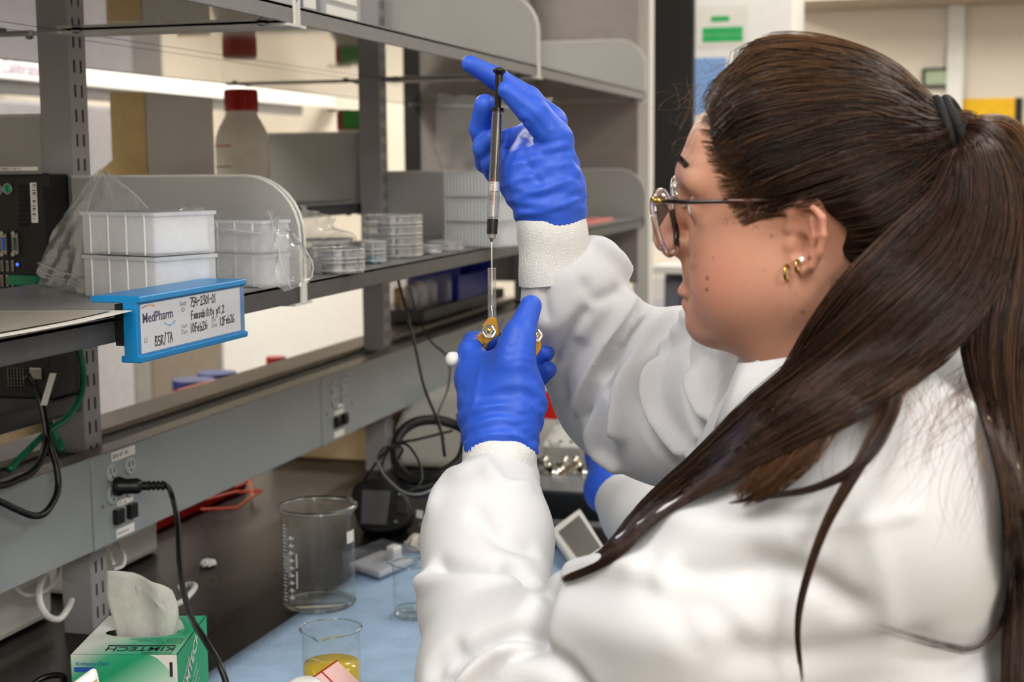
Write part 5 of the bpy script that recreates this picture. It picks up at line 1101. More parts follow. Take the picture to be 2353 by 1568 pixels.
offs = (RNG.uniform(-.0010, .0012, N)+cj[clump, 0]*.0015)[:, None]+.0008*np.sin(tt*9+cj[clump, 1:2]*3)
qs = poly2(A[:, 0], A[:, 1], hl); R_ = hi_.reshape(N, K)+offs; R_[:, 0] -= .0085*np.clip(1+qs/.030, 0, 1)
Pq = C0+D[:, :4]*R_[:, :4, None]; R_[:, 1:4] -= .0085*np.clip(1+poly2(Pq[:, 1:4, 0].ravel(), Pq[:, 1:4, 1].ravel(), hl).reshape(N, 3)/.030, 0, 1)
pts = C0+D*R_[:, :, None]; rad = RNG.uniform(.00022, .00042, (N, 1))*np.ones((1, K)); rad[:, 0] *= .3; rad[:, -1] *= .4
cl = hair_cols(N, '#1c120c', '#47301f', 1, .12); cl *= (1+.42*cj[clump, 1:2]).clip(.45, 2.2)
top_ = np.clip((A[:, 1]-.085)/.05, 0, 1)[:, None]*.55*(np.random.default_rng(8).random((N, 1)) < .5); cl = cl*(1-top_)+np.array(lin('#7d5530')[:3])*top_  # crown strands coloured golden, warm rim light painted into the hair
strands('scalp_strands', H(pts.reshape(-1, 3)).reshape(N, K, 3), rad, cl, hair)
N = 700; g = np.random.default_rng(19); K = 8; hp = np.array(hl[1:8]); tt = g.uniform(0, len(hp)-1.001, N); i0 = tt.astype(int); fr = (tt-i0)[:, None]; base_ = hp[i0]*(1-fr)+hp[i0+1]*fr
ln = g.uniform(.006, .030, N); pts = np.zeros((N, K, 3)); out_ = g.uniform(-.002, .008, N)
for k in range(K):
    t = k/(K-1); x = base_[:, 0]+out_*(1-t)-ln*t; y = base_[:, 1]-out_*.4*(1-t)+ln*t*.15+.002*np.sin(t*3+tt); z0 = np.full(N, .0); z1 = np.full(N, .10)
    for _ in range(13):
        mid = (z0+z1)/2; sd = np.minimum(head_sdf(np.stack([x, y, mid], 1).astype(np.float32)), cap_sdf(np.stack([x, y, mid], 1).astype(np.float32))); z0 = np.where(sd < 0, mid, z0); z1 = np.where(sd < 0, z1, mid)
    pts[:, k] = np.stack([x, y, z1+.0004+.0006*t], 1)
strands('hairline_fringe', H(pts.reshape(-1, 3)).reshape(N, K, 3), np.linspace(.00008, .00024, K)[None]*np.ones((N, 1)), hair_cols(N, '#2e1d13', '#5c3d26', 9), hair)
N = 150; tt = g.uniform(0, 1, N); jy = g.uniform(-.0026, .0026, N)*(1-tt*.5); pts = np.zeros((N, 6, 3))
for k in range(6):
    t = k/5; x = .0965-.0115*tt-.004*t; y = .0590-.0030*tt*tt+jy+.0012*t; z = .014+.026*tt+.003*t; q = np.stack([x, y, z], 1).astype(np.float32)
    for _ in range(5): q = q-(grad(head_sdf, q)*(head_sdf(q)-.0006)[:, None]).astype(np.float32)
    pts[:, k] = q
strands('eyebrow', H(pts.reshape(-1, 3)).reshape(N, 6, 3), np.full((N, 6), .00019), hair_cols(N, '#1e130d', '#3c281b', 10), hair)
# fine hairs at the forehead and temple
N = 90; g = np.random.default_rng(21); K = 9; pts = np.zeros((N, K, 3))
for i in range(N):
    if i < 34: x, y, d = g.uniform(1560, 1625), g.uniform(190, 330), 1.12; dx, dy = g.uniform(-75, -10), g.uniform(-60, 90)
    elif i < 60: x, y, d = g.uniform(1600, 1900), 0, 1.09; y = 105+((x-1830)/230)**2*70+8; dx, dy = g.uniform(-60, 80), g.uniform(-30, 6)
    else: x, y, d = g.uniform(1690, 1760), g.uniform(470, 500), 1.055; dx, dy = g.uniform(-30, 10), g.uniform(0, 35)
    cx, cy = g.uniform(-25, 25, 2)
    for k in range(K): t = k/(K-1); pts[i, k] = P(x+dx*t+cx*t*(1-t)*2, y+dy*t+cy*t*(1-t)*2, d)
strands('stray_hairs', pts, np.full((N, K), .00013), hair_cols(N, '#4a3020', '#7a5535', 5), hair)
# hair tie
ty = thing('hair_tie', 'black elastic hair tie around the ponytail', 'hair tie', H(TIE)); ax = H(TIE)-H(C0); ax /= np.linalg.norm(ax); e1, e2, _ = frame(ax)
tc_ = H(TIE); upv = np.array([0, 0, 1.])-ax*ax[2]; upv /= np.linalg.norm(upv); sdv = np.cross(ax, upv)
for k, (o_, r_) in enumerate(((-.010, .0225), (-.003, .0225), (.004, .0205))):
    MB().tube([tc_+ax*(o_+.002*math.sin(a*2+k))+r_*1.05*(math.cos(a)*sdv*.85+math.sin(a)*upv*1.08) for a in np.linspace(0, 2*PI, 40)], .0040, 10, cap=False).build('band', M('elastic_black', '#111113', .7, bump=.3, bscale=600), ty, smooth=True)

# ---- lab coat
Ls, Le = P(2035, 1150, 1.03), P(1150, 1570, 1.165); Lw = P(1152, 1052, 1.375); Rs = P(1745, 905, 1.37)
Cq = [  # (a, b, ra, rb, k)
    (P(1880, 905, 1.19), Ls, .050, .080, .05), (P(1880, 905, 1.19), Rs, .055, .080, .05),
    ((-.050, 1.115, 1.245), (.005, 1.10, .80), .100, .135, .06), ((-.085, 1.275, 1.245), (-.015, 1.29, .80), .100, .135, .06),
    ((-.035, 1.195, 1.285), (.000, 1.20, .86), .105, .140, .05),
    (Ls, P(1640, 1425, 1.08), .083, .080, .04), (P(1640, 1425, 1.08), Le, .080, .062, .04),
    (Le, P(1118, 1390, 1.25), .062, .056, .03), (P(1118, 1390, 1.25), P(1120, 1235, 1.31), .055, .054, .02), (P(1122, 1235, 1.31), P(1128, 1165, 1.345), .053, .046, .03), (P(1128, 1165, 1.345), P(1145, 1120, 1.36), .040, .034, .02),
    (Rs, P(1560, 905, 1.47), .084, .080, .04), (P(1560, 905, 1.47), P(1425, 890, 1.54), .078, .066, .04), (P(1560, 1000, 1.44), P(1440, 975, 1.50), .050, .045, .03),
    (P(1425, 890, 1.54), P(1345, 770, 1.50), .063, .054, .04), (P(1345, 770, 1.50), P(1326, 672, 1.462), .053, .050, .03), (P(1330, 660, 1.462), P(1372, 600, 1.462), .040, .024, .025), (P(1300, 690, 1.46), P(1285, 640, 1.452), .046, .034, .02)]
def coat_sdf(p):
    d = None
    for a, b, ra, rb, k in Cq:
        e = rc(p, a, b, ra, rb); d = e if d is None else smin(d, e, k)
    # skirt over the lap
    d = smin(d, rc(p, (.0, 1.12, .80), (-.24, 1.09, .765), .125, .075), .05); d = smin(d, rc(p, (-.01, 1.29, .80), (-.24, 1.30, .765), .125, .075), .05)
    # neck opening
    return d
V, F = surface(coat_sdf, (-.52, .86, .60), (.22, 1.72, 1.47), .0036)
if (vnormals(V, F)*grad(coat_sdf, V)).sum() < 0: F = F[:, ::-1]
FOLDS = [  # pixel polyline, height (m, + ridge / - groove), width (m)
    # right sleeve
    ([(1440, 690), (1400, 770), (1350, 870), (1330, 930)], .010, .012), ([(1480, 700), (1430, 770), (1390, 860), (1350, 960)], -.010, .010), ([(1560, 740), (1490, 790), (1440, 880), (1425, 990)], .012, .014),
    ([(1500, 760), (1445, 840), (1400, 900)], -.010, .008), ([(1600, 755), (1530, 800), (1500, 880), (1520, 960), (1600, 1050)], .011, .013), ([(1545, 790), (1490, 850), (1470, 920), (1500, 1000), (1560, 1070)], -.010, .010),
    ([(1590, 830), (1580, 900), (1600, 980), (1630, 1030)], -.009, .010), ([(1640, 780), (1590, 840), (1600, 900), (1640, 970)], .009, .011), ([(1380, 880), (1360, 960), (1370, 1030), (1420, 1070)], .008, .013),
    ([(1330, 800), (1290, 870), (1300, 930)], -.006, .014), ([(1345, 720), (1300, 780), (1265, 830)], -.007, .010), ([(1250, 650), (1248, 690), (1256, 730)], -.004, .008), ([(1345, 655), (1370, 690), (1420, 670)], -.004, .010), ([(1380, 560), (1420, 590), (1440, 620)], .006, .012),
    ([(1600, 745), (1640, 800), (1690, 820)], .008, .010), ([(1700, 800), (1650, 860), (1640, 900)], -.007, .008),
    ([(1735, 835), (1670, 915), (1590, 1055)], -.006, .007),
    # left sleeve
    ([(1000, 1300), (1060, 1305), (1130, 1312), (1180, 1310)], -.014, .012), ([(935, 1345), (1010, 1335), (1100, 1335), (1170, 1318)], .009, .014), ([(1180, 1310), (1220, 1330), (1265, 1350)], -.010, .010), ([(1100, 1180), (1150, 1240), (1220, 1262)], -.006, .012), ([(1110, 1060), (1150, 1110), (1210, 1120)], .005, .012), ([(1080, 1075), (1020, 1100), (995, 1160)], .005, .014),
    ([(1265, 1345), (1240, 1390), (1215, 1440), (1210, 1470)], -.030, .016), ([(1215, 1440), (1120, 1470), (1060, 1510), (1020, 1568)], -.012, .010), ([(1215, 1462), (1110, 1520), (1060, 1568)], .010, .009), ([(1200, 1485), (1130, 1540), (1100, 1590)], -.010, .008), ([(1240, 1500), (1300, 1540), (1340, 1590)], -.010, .012), ([(1040, 1490), (1000, 1530), (990, 1590)], -.008, .012),
    ([(1270, 1350), (1330, 1315), (1420, 1303), (1520, 1312)], .010, .016), ([(1300, 1400), (1400, 1440), (1560, 1460), (1700, 1450)], .007, .030), ([(1500, 1300), (1600, 1318), (1700, 1320)], -.007, .014),
    ([(1540, 1180), (1600, 1210), (1700, 1225), (1800, 1215)], .006, .020), ([(1740, 1300), (1850, 1330), (1950, 1390)], -.008, .016), ([(1490, 1360), (1560, 1420), (1600, 1480)], -.003, .014), ([(1560, 1370), (1640, 1410), (1700, 1470)], -.003, .014), ([(1700, 1500), (1850, 1510), (2000, 1490), (2100, 1470)], -.006, .020),
    ([(2000, 1200), (2030, 1330), (2050, 1450)], .003, .012), ([(1850, 1215), (2000, 1195), (2100, 1180)], .003, .006), ([(2100, 1500), (2200, 1520), (2300, 1500)], -.006, .018)]
nv = vnormals(V, F); disp = np.zeros(len(V))
for pl, amp, wd in FOLDS:
    pl = np.array(pl, float); q = catmull(np.c_[pl, np.zeros(len(pl))], 4)[:, :2]; t = march_many(coat_sdf, q[:, 0], q[:, 1]); keep = t < 2.0
    if keep.sum() < 2: continue
    w = np.array([P(x, y, dd) for x, y, dd in zip(q[keep, 0], q[keep, 1], t[keep])])
    m = (np.abs(V-w.mean(0)).max(1) < np.abs(w-w.mean(0)).max()+wd*4); idx = np.where(m)[0]
    if len(idx): dd = seg_dist(V[idx], w); kk = (1.5, .62) if pl[:, 0].min() > 1240 and pl[:, 1].max() < 1140 else (1.1, .70); disp[idx] += amp*kk[0]*np.exp(-(dd/(wd*kk[1]))**2)
disp += .0009*noise3(V, 30, 31)+.0005*noise3(V*[1, 1, .6], 95, 32)
V = V+nv*disp[:, None]; V = smooth_mesh(V, F, 3, .45)
m_coat = M('white_cotton', '#d8d8da', .8, noise=.015, scale=8, bump=.06, bscale=900, sheen=.15)
coat = link('lab_coat', new_mesh('lab_coat', V, F, m_coat, smooth=True), person)
# collar, lapel and seam
def march_px(px, py, lift=.002): 
    q = march(coat_sdf, px, py); q = P(px, py, 1.3) if q is None else q; n = grad(coat_sdf, q[None])[0]; return q+n*lift
nb_ = H(NECK); cpts = []
for a in np.linspace(-2.6, 2.6, 25):
    dv = -F0*math.cos(a)*.072+L0*math.sin(a)*.078; cpts.append(nb_+[0, 0, .030]+dv+np.array([0, 0, .018*math.cos(a)-.012]))
rowsC = [[p+np.array([0, 0, .020])+(p-nb_)*[-.06, -.06, 0] for p in cpts], [p+[0, 0, .022] for p in cpts], [p+(p-nb_)*[.13, .13, 0]-[0, 0, .002] for p in cpts], [p+(p-nb_)*[.26, .26, 0]-[0, 0, .028] for p in cpts]]
MB().grid(rowsC).build('collar', m_coat, coat, smooth=True, solid=.003)
lpx = [(1760, 842, 28), (1712, 895, 34), (1668, 960, 40), (1634, 1020, 36), (1612, 1060, 26)]
rowsL = []
for s in np.linspace(-.5, .5, 5): rowsL.append([march_px(x+w*s*.9, y+w*s*.45, .0065-.002*abs(s)*2) for x, y, w in lpx])
MB().grid(rowsL).build('front_placket', m_coat, coat, smooth=True, solid=.002)
# knit cuffs
m_knit = M('knit_cuff', '#ecebe8', .9, noise=.03, scale=200, bump=.6, bscale=700)
def cuff(a, b, ra, rb, rings=40):
    a, b = np.asarray(a), np.asarray(b); d = b-a; mb = MB(); n = 44; e1, e2, ax = frame(d); v = []
    for i in range(rings+1):
        t = i/rings; r0 = (ra+(rb-ra)*t)*(1-.16*math.exp(-t/.06))
        for j in range(n*2):
            an = 2*PI*j/(n*2); r_ = r0+.0007*math.cos(n*an)*min(1, max(0, t*3-.5))+.0014*math.sin(t*7+math.sin(an*2))*math.sin(PI*t); v.append(a+d*t+r_*(math.cos(an)*e1+math.sin(an)*e2))
    m2 = n*2; f = [(i*m2+j, i*m2+(j+1) % m2, (i+1)*m2+(j+1) % m2, (i+1)*m2+j) for i in range(rings) for j in range(m2)]
    return mb.add(v, f).build('knit_cuff', m_knit, coat, smooth=True)
cuff(P(1260, 466, 1.440), P(1284, 645, 1.452), .0322, .0395); cuff(P(1150, 995, 1.372), P(1146, 1110, 1.366), .0325, .0385)

# ---- gloved hands
m_glove = M('nitrile_blue', '#2c5bd2', .48, noise=.05, scale=40, bump=.10, bscale=160, spec=.5)
def hand(name, parts, blend, lo, hi, wr_a, wr_b, wrinkles, h=.0017):
    def fn(p):
        d = None
        for a, b, ra, rb, k in parts:
            e = rc(p, a, b, ra, rb); d = e if d is None else smin(d, e, k)
        return d
    V, F = surface(fn, lo, hi, h)
    if (vnormals(V, F)*grad(fn, V)).sum() < 0: F = F[:, ::-1]
    V = smooth_mesh(V, F, 1, .4); n = vnormals(V, F); ax = wr_b-wr_a; L_ = np.linalg.norm(ax); ax = ax/L_; s = (V-wr_a)@ax
    wt = np.clip((.055-s)/.03, 0, 1)*np.clip((s+.06)/.01, 0, 1)
    ds = .75*wt*(.0009*np.sin(s*380+9*noise3(V, 45, 3))+.0016*noise3(V*[1, 1, 2.2], 130, 4)+.0010*noise3(V*[1, 1, 2.6], 260, 14))+(1-wt)*.0005*noise3(V, 150, 6)
    for pl, amp, wd in wrinkles:
        pl = np.array(pl, float); q = catmull(np.c_[pl, np.zeros(len(pl))], 4)[:, :2]; t = march_many(fn, q[:, 0], q[:, 1], 1.2, 1.7); k = t < 1.6
        if k.sum() > 1: w = np.array([P(x, y, dd) for x, y, dd in zip(q[k, 0], q[k, 1], t[k])]); ds += .7*amp*np.exp(-(seg_dist(V, w)/wd)**2)
    V = V+n*ds[:, None]
    return link(name, new_mesh(name, V, F, m_glove, smooth=True), person), fn
def chain(pts, rad, k0, k=.004):
    pts = [P(*p) for p in pts]; return [(pts[i], pts[i+1], rad[i], rad[i+1], k0 if i == 0 else k) for i in range(len(pts)-1)]
# right hand, raised on the syringe
pr = [(P(1262, 455, 1.440), P(1250, 405, 1.445), .0330, .0310, .01), (P(1225, 452, 1.440), P(1222, 400, 1.445), .0200, .0200, .02), (P(1268, 482, 1.440), P(1262, 455, 1.440), .0350, .0335, .01)]
pr += [(P(1250, 405, 1.45), P(1262, 285, 1.472), .028, .0165, .02), (P(1240, 400, 1.452), P(1232, 315, 1.485), .028, .0150, .02), (P(1225, 405, 1.455), P(1205, 350, 1.490), .026, .0140, .02), (P(1215, 410, 1.455), P(1190, 388, 1.488), .022, .0130, .02)]
pr += chain([(1262, 285, 1.472), (1215, 228, 1.474), (1140, 180, 1.462), (1080, 147, 1.450)], [.0165, .0128, .0112, .0088], .010)          # index
pr += chain([(1232, 310, 1.485), (1118, 338, 1.492), (1106, 295, 1.466), (1115, 242, 1.448)], [.0140, .0128, .0120, .0112], .008)         # middle
pr += chain([(1205, 350, 1.490), (1118, 372, 1.488), (1112, 340, 1.462), (1135, 318, 1.446)], [.0140, .0115, .0108, .0098], .008)         # ring
pr += chain([(1190, 388, 1.488), (1140, 398, 1.482), (1128, 375, 1.465), (1150, 358, 1.452)], [.0125, .0105, .0095, .0085], .008)         # little
pr += chain([(1278, 415, 1.428), (1276, 320, 1.420), (1226, 258, 1.408), (1166, 207, 1.406)], [.0205, .0170, .0150, .0098], .018)         # thumb
lo = np.min([np.minimum(q[0], q[1]) for q in pr], 0)-.05; hi = np.max([np.maximum(q[0], q[1]) for q in pr], 0)+.05
wrR = [([(1200, 250), (1225, 270), (1250, 300)], -.0012, .003), ([(1235, 240), (1255, 262), (1265, 290)], -.0013, .003), ([(1200, 310), (1240, 330), (1300, 320)], -.0016, .0035), ([(1205, 330), (1250, 355), (1310, 345)], -.0014, .0035), ([(1200, 350), (1225, 400), (1240, 420)], -.0022, .004), ([(1160, 330), (1180, 290), (1210, 280)], -.0015, .003),
       ([(1175, 430), (1240, 440), (1330, 400)], .0018, .004), ([(1185, 465), (1250, 470), (1340, 430)], .0020, .004), ([(1190, 488), (1250, 488), (1345, 450)], .0024, .003), ([(1310, 360), (1325, 395), (1345, 430)], .0018, .004), ([(1150, 205), (1175, 215), (1200, 235)], .0008, .003)]
gR, fR = hand('right_glove', pr, .01, lo, hi, P(1262, 455, 1.44), P(1240, 320, 1.46), wrR)
# left hand, holding the clamped cell
pl_ = [(P(1150, 1005, 1.372), P(1148, 940, 1.385), .0325, .0330, .01), (P(1120, 950, 1.39), P(1098, 872, 1.412), .0260, .0220, .02), (P(1160, 950, 1.385), P(1150, 872, 1.405), .0270, .0240, .02), (P(1185, 950, 1.382), P(1180, 880, 1.385), .0220, .0210, .02), (P(1150, 1022, 1.372), P(1150, 1005, 1.372), .0345, .0330, .01)]
pl_ += chain([(1098, 862, 1.415), (1082, 808, 1.428), (1090, 790, 1.455), (1150, 792, 1.478), (1195, 785, 1.478)], [.0185, .0125, .0118, .0110, .0095], .012)   # index
pl_ += chain([(1105, 880, 1.420), (1092, 845, 1.448), (1140, 850, 1.474), (1205, 845, 1.470), (1254, 812, 1.452)], [.0180, .0125, .0118, .0110, .0088], .012)   # middle
pl_ += chain([(1115, 905, 1.418), (1110, 890, 1.455), (1150, 895, 1.470), (1212, 890, 1.458), (1260, 850, 1.440)], [.0170, .0120, .0115, .0108, .0085], .012)   # ring
pl_ += chain([(1130, 930, 1.412), (1140, 925, 1.450), (1180, 925, 1.455), (1215, 905, 1.445)], [.0150, .0110, .0100, .0090], .010)                              # little
pl_ += chain([(1192, 915, 1.375), (1180, 838, 1.366), (1194, 768, 1.372), (1220, 704, 1.384)], [.0220, .0168, .0138, .0108], .020)                              # thumb
pl_ += [(P(1150, 850, 1.395), P(1185, 810, 1.372), .014, .013, .02)]
lo = np.min([np.minimum(q[0], q[1]) for q in pl_], 0)-.05; hi = np.max([np.maximum(q[0], q[1]) for q in pl_], 0)+.05
wrL = [([(1170, 800), (1195, 795), (1215, 800)], -.0009, .0025), ([(1165, 818), (1195, 812), (1222, 818)], -.0009, .0025), ([(1175, 835), (1200, 830), (1226, 838)], -.0009, .0025), ([(1085, 940), (1095, 890), (1105, 850)], .0016, .004), ([(1060, 900), (1120, 910), (1200, 900), (1230, 930)], -.0016, .005), ([(1075, 950), (1130, 935), (1200, 945), (1232, 970)], .0020, .004), ([(1075, 985), (1150, 960), (1230, 1000)], .0018, .004), ([(1072, 1015), (1140, 998), (1190, 1005), (1232, 1040)], .0026, .003)]
gL, fL = hand('left_glove', pl_, .01, lo, hi, P(1150, 1000, 1.372), P(1130, 850, 1.40), wrL)
nail = [P(x, y, 1.40) for x, y in ((1222, 688), (1214, 722), (1230, 724))]

# ---- ponytail
def flow(name, guide, n, seed, widths, thick, K=26, rad=(.00022, .00042), over=True, cols=('#1e130d', '#4e3423'), taper=.35, wander=.10, hi=.18):
    g = np.random.default_rng(seed); G = np.array(guide, float); c = catmull(np.c_[G[:, :3]], 8); s = np.linspace(0, len(c)-1, K)
    cx = np.stack([np.interp(s, np.arange(len(c)), c[:, i]) for i in range(3)], 1); wd = np.interp(np.linspace(0, 1, K), np.linspace(0, 1, len(widths)), widths); th = np.interp(np.linspace(0, 1, K), np.linspace(0, 1, len(thick)), thick)
    tg = np.gradient(cx[:, :2], axis=0); tg /= np.linalg.norm(tg, axis=1, keepdims=True); nn = np.c_[-tg[:, 1], tg[:, 0]]
    la = np.linspace(-1, 1, 7); dep = np.tile(cx[:, 2:3], (1, 7))
    if over:
        qx = cx[:, 0:1]+nn[:, 0:1]*wd[:, None]*la; qy = cx[:, 1:2]+nn[:, 1:2]*wd[:, None]*la
        md = march_many(coat_sdf, qx.ravel(), qy.ravel()).reshape(K, 7)-.019; dep = np.minimum(dep, md)
        mh = march_many(lambda p: smin(cap_solid(Hinv(p).astype(np.float32)), head_sdf(Hinv(p).astype(np.float32)), .004), qx.ravel(), qy.ravel()).reshape(K, 7)-.003; mh[:4] = 9; dep = np.minimum(dep, mh)
    a = g.normal(0, .45, n).clip(-1, 1); a = np.where(g.random(n) < .6, g.uniform(-1, 1, n), a); cl = g.integers(0, 60, n); cja = g.normal(0, 1, (60, 4))
    ph = g.uniform(0, 6.28, n); tK = np.linspace(0, 1, K)
    A = a[:, None]+wander*np.sin(tK[None]*5+ph[:, None])*.6+.10*cja[cl, 0:1]*np.sin(tK[None]*4+cja[cl, 1:2]*3); A = A.clip(-1.15, 1.15); b = g.random(n)**.8
    ls = g.uniform(.78, 1., n)
    ti = tK[None]*ls[:, None]*(K-1); i0 = np.clip(ti.astype(int), 0, K-2); fr = ti-i0
    def at(arr): return arr[i0]*(1-fr)+arr[i0+1]*fr
    ai = (A.clip(-1, 1)+1)*3; j0 = np.clip(ai.astype(int), 0, 5); fj = ai-j0
    def at2(arr): return (arr[i0, j0]*(1-fj)+arr[i0, j0+1]*fj)*(1-fr)+(arr[i0+1, j0]*(1-fj)+arr[i0+1, j0+1]*fj)*fr
    X = at(cx[:, 0])+at(nn[:, 0])*at(wd)*A; Y = at(cx[:, 1])+at(nn[:, 1])*at(wd)*A; Dp = at2(dep)-b[:, None]*at(th)*np.sqrt(np.maximum(1-A*A*.7, .05))
    R = np.stack([X-IMG_W/2, Y-IMG_H/2, np.full(X.shape, FPX)], -1)/FPX; pts = CAM_POS+(R@CM.T)*Dp[..., None]
    rd = g.uniform(rad[0], rad[1], (n, 1))*np.ones((1, K)); rd[:, -6:] *= np.linspace(1, taper, 6); rd[:, 0] *= .5
    cc = hair_cols(n, cols[0], cols[1], seed+3, hi)*(1+.22*cja[cl, 2:3]).clip(.5, 1.6)
    return strands(name, pts, rd, cc, hair)
T0 = (2212, 298, TD)
flow('ponytail_strands', [T0, (2245, 345, TD-.025), (2262, 470, 1.07), (2215, 610, 1.045), (2090, 740, 1.03), (1930, 870, 1.05), (1770, 975, 1.10), (1620, 1080, 1.16), (1490, 1175, 1.20), (1400, 1275, 1.22), (1290, 1335, 1.24)], 2600, 41, [22, 52, 78, 100, 110, 95, 75, 42, 26, 20, 7], [.01, .03, .04, .04, .035, .025, .02, .012, .010, .008, .003])
flow('ponytail_strands', [T0, (2235, 350, TD-.02), (2200, 480, 1.075), (2120, 590, 1.055), (2020, 690, 1.05), (1930, 790, 1.07), (1850, 890, 1.10), (1760, 985, 1.13), (1690, 1050, 1.14)], 1500, 42, [20, 50, 70, 90, 90, 80, 62, 48, 30], [.01, .02, .03, .03, .03, .025, .02, .015, .01])
flow('ponytail_strands', [T0, (2265, 315, TD-.01), (2325, 430, 1.09), (2310, 640, 1.06), (2285, 800, 1.05), (2305, 950, 1.05), (2335, 1120, 1.05), (2345, 1320, 1.05), (2335, 1568, 1.05), (2330, 1750, 1.06)], 1500, 43, [20, 34, 46, 66, 70, 46, 34, 34, 34, 20], [.01, .03, .03, .03, .025, .02, .02, .02, .02, .01], K=28)
flow('ponytail_strands', [T0, (2260, 285, TD), (2330, 305, 1.12), (2372, 420, 1.12), (2368, 700, 1.12), (2372, 1000, 1.12), (2365, 1500, 1.12)], 500, 44, [16, 20, 26, 34, 34, 34, 30], [.01, .02, .02, .02, .02, .02, .01], over=False, cols=('#4a2f1c', '#8a6238'))
flow('loose_lock', [(2080, 780, 1.03), (2052, 860, 1.06), (2040, 950, 1.06), (1985, 1050, 1.05), (1900, 1200, 1.04), (1850, 1340, 1.03), (1832, 1450, 1.03), (1845, 1580, 1.03)], 150, 45, [40, 26, 20, 14, 10, 8, 6, 4], [.01, .008, .005, .004, .004, .003, .003, .003], wander=.4)
flow('loose_lock', [(2070, 800, 1.03), (2050, 940, 1.06), (1985, 1060, 1.05), (1880, 1120, 1.07), (1760, 1142, 1.10), (1660, 1160, 1.12)], 70, 46, [26, 16, 12, 8, 6, 4], [.006]*6, wander=.4)
flow('loose_lock', [(1900, 930, 1.06), (1840, 1020, 1.09), (1760, 1100, 1.11), (1690, 1150, 1.12)], 260, 47, [45, 50, 40, 20], [.008]*4, cols=('#3d2719', '#6f4a2c'), wander=.3)
flow('loose_lock', [(2340, 1330, 1.04), (2300, 1430, 1.03), (2240, 1490, 1.03), (2150, 1480, 1.03), (2000, 1435, 1.03)], 26, 48, [14, 10, 10, 8, 10], [.004]*5, rad=(.0001, .0002), wander=.5)
flow('loose_lock', [(1930, 640, 1.06), (1915, 700, 1.06), (1890, 740, 1.06), (1900, 770, 1.07), (1925, 780, 1.07)], 40, 49, [16, 12, 10, 10, 12], [.004]*5, rad=(.00012, .00022), wander=.6)
# wisps over the shoulder
g = np.random.default_rng(77)
for k in range(16):
    x0, y0 = g.uniform(2030, 2310), g.uniform(820, 900); dx = g.uniform(-160, 60); ln = g.uniform(150, 420); bend = g.uniform(-120, 120)
    flow('stray_hairs', [(x0, y0, 1.06), (x0+dx*.3+bend*.4, y0+ln*.35, 1.06), (x0+dx*.7+bend*.5, y0+ln*.7, 1.06), (x0+dx, y0+ln, 1.06)], 7, 100+k, [30, 40, 50, 60], [.003]*4, K=14, rad=(.00009, .00016), wander=.8, cols=('#5b3d28', '#8a6446'))

# ---- trousers and shoes (below the frame)
def simple(name, prims, lo, hi, h, m, par):
    def fn(p):
        d = None
        for a, b, ra, rb, k in prims: e = rc(p, a, b, ra, rb); d = e if d is None else smin(d, e, k)
        return d
    V, F = surface(fn, lo, hi, h)
    if (vnormals(V, F)*grad(fn, V)).sum() < 0: F = F[:, ::-1]
    return link(name, new_mesh(name, V, F, m, smooth=True), par)
m_trou = M('dark_trousers', '#22242b', .8, noise=.1)
simple('trousers', [((.03, 1.12, .755), (-.40, 1.09, .735), .085, .060, .03), ((.03, 1.29, .755), (-.40, 1.31, .735), .085, .060, .03), ((-.40, 1.09, .735), (-.33, 1.09, .36), .060, .042, .03), ((-.40, 1.31, .735), (-.33, 1.31, .36), .060, .042, .03), ((.04, 1.12, .76), (.04, 1.29, .76), .10, .10, .04)], (-.52, .95, .28), (.20, 1.45, .92), .009, m_trou, person)
m_shoe = M('black_shoe', '#161616', .4)
for y in (1.09, 1.31): simple('shoe', [((-.31, y, .322), (-.45, y, .318), .042, .036, .02), ((-.33, y, .36), (-.33, y, .38), .045, .045, .02)], (-.52, y-.07, .26), (-.24, y+.07, .46), .006, m_shoe, person)
stl = thing('lab_stool', 'grey lab stool with ring footrest under the seated person', 'stool', (.05, 1.205, 0)); m_st = M('stool_vinyl', '#33363c', .5)
MB().lathe([(0, .56), (.18, .56), (.20, .58), (.20, .62), (.17, .645), (0, .65)], (.05, 1.205, 0), n=40, cap=False).build('seat', m_st, stl, smooth=True)
MB().lathe([(.028, .06), (.028, .56)], (.05, 1.205, 0), n=20).build('column', m_chrome, stl, smooth=True)
for k in range(5): a = 2*PI*k/5; MB().tube([(.05, 1.205, .09), (.05+.28*math.cos(a), 1.205+.28*math.sin(a), .05)], .018, 8).build('leg', m_black, stl); MB().lathe([(.022, 0), (.026, .02), (.02, .045)], (.05+.28*math.cos(a), 1.205+.28*math.sin(a), 0), n=12).build('caster', m_black, stl, smooth=True)
MB().tube([(.05+.21*math.cos(a), 1.205+.21*math.sin(a), .27) for a in np.linspace(0, 2*PI, 40)], .010, 8, cap=False).build('footrest', m_chrome, stl, smooth=True)
for k in range(3): a = 2*PI*k/3; MB().tube([(.05, 1.205, .27), (.05+.21*math.cos(a), 1.205+.21*math.sin(a), .27)], .006, 6).build('spoke', m_chrome, stl)

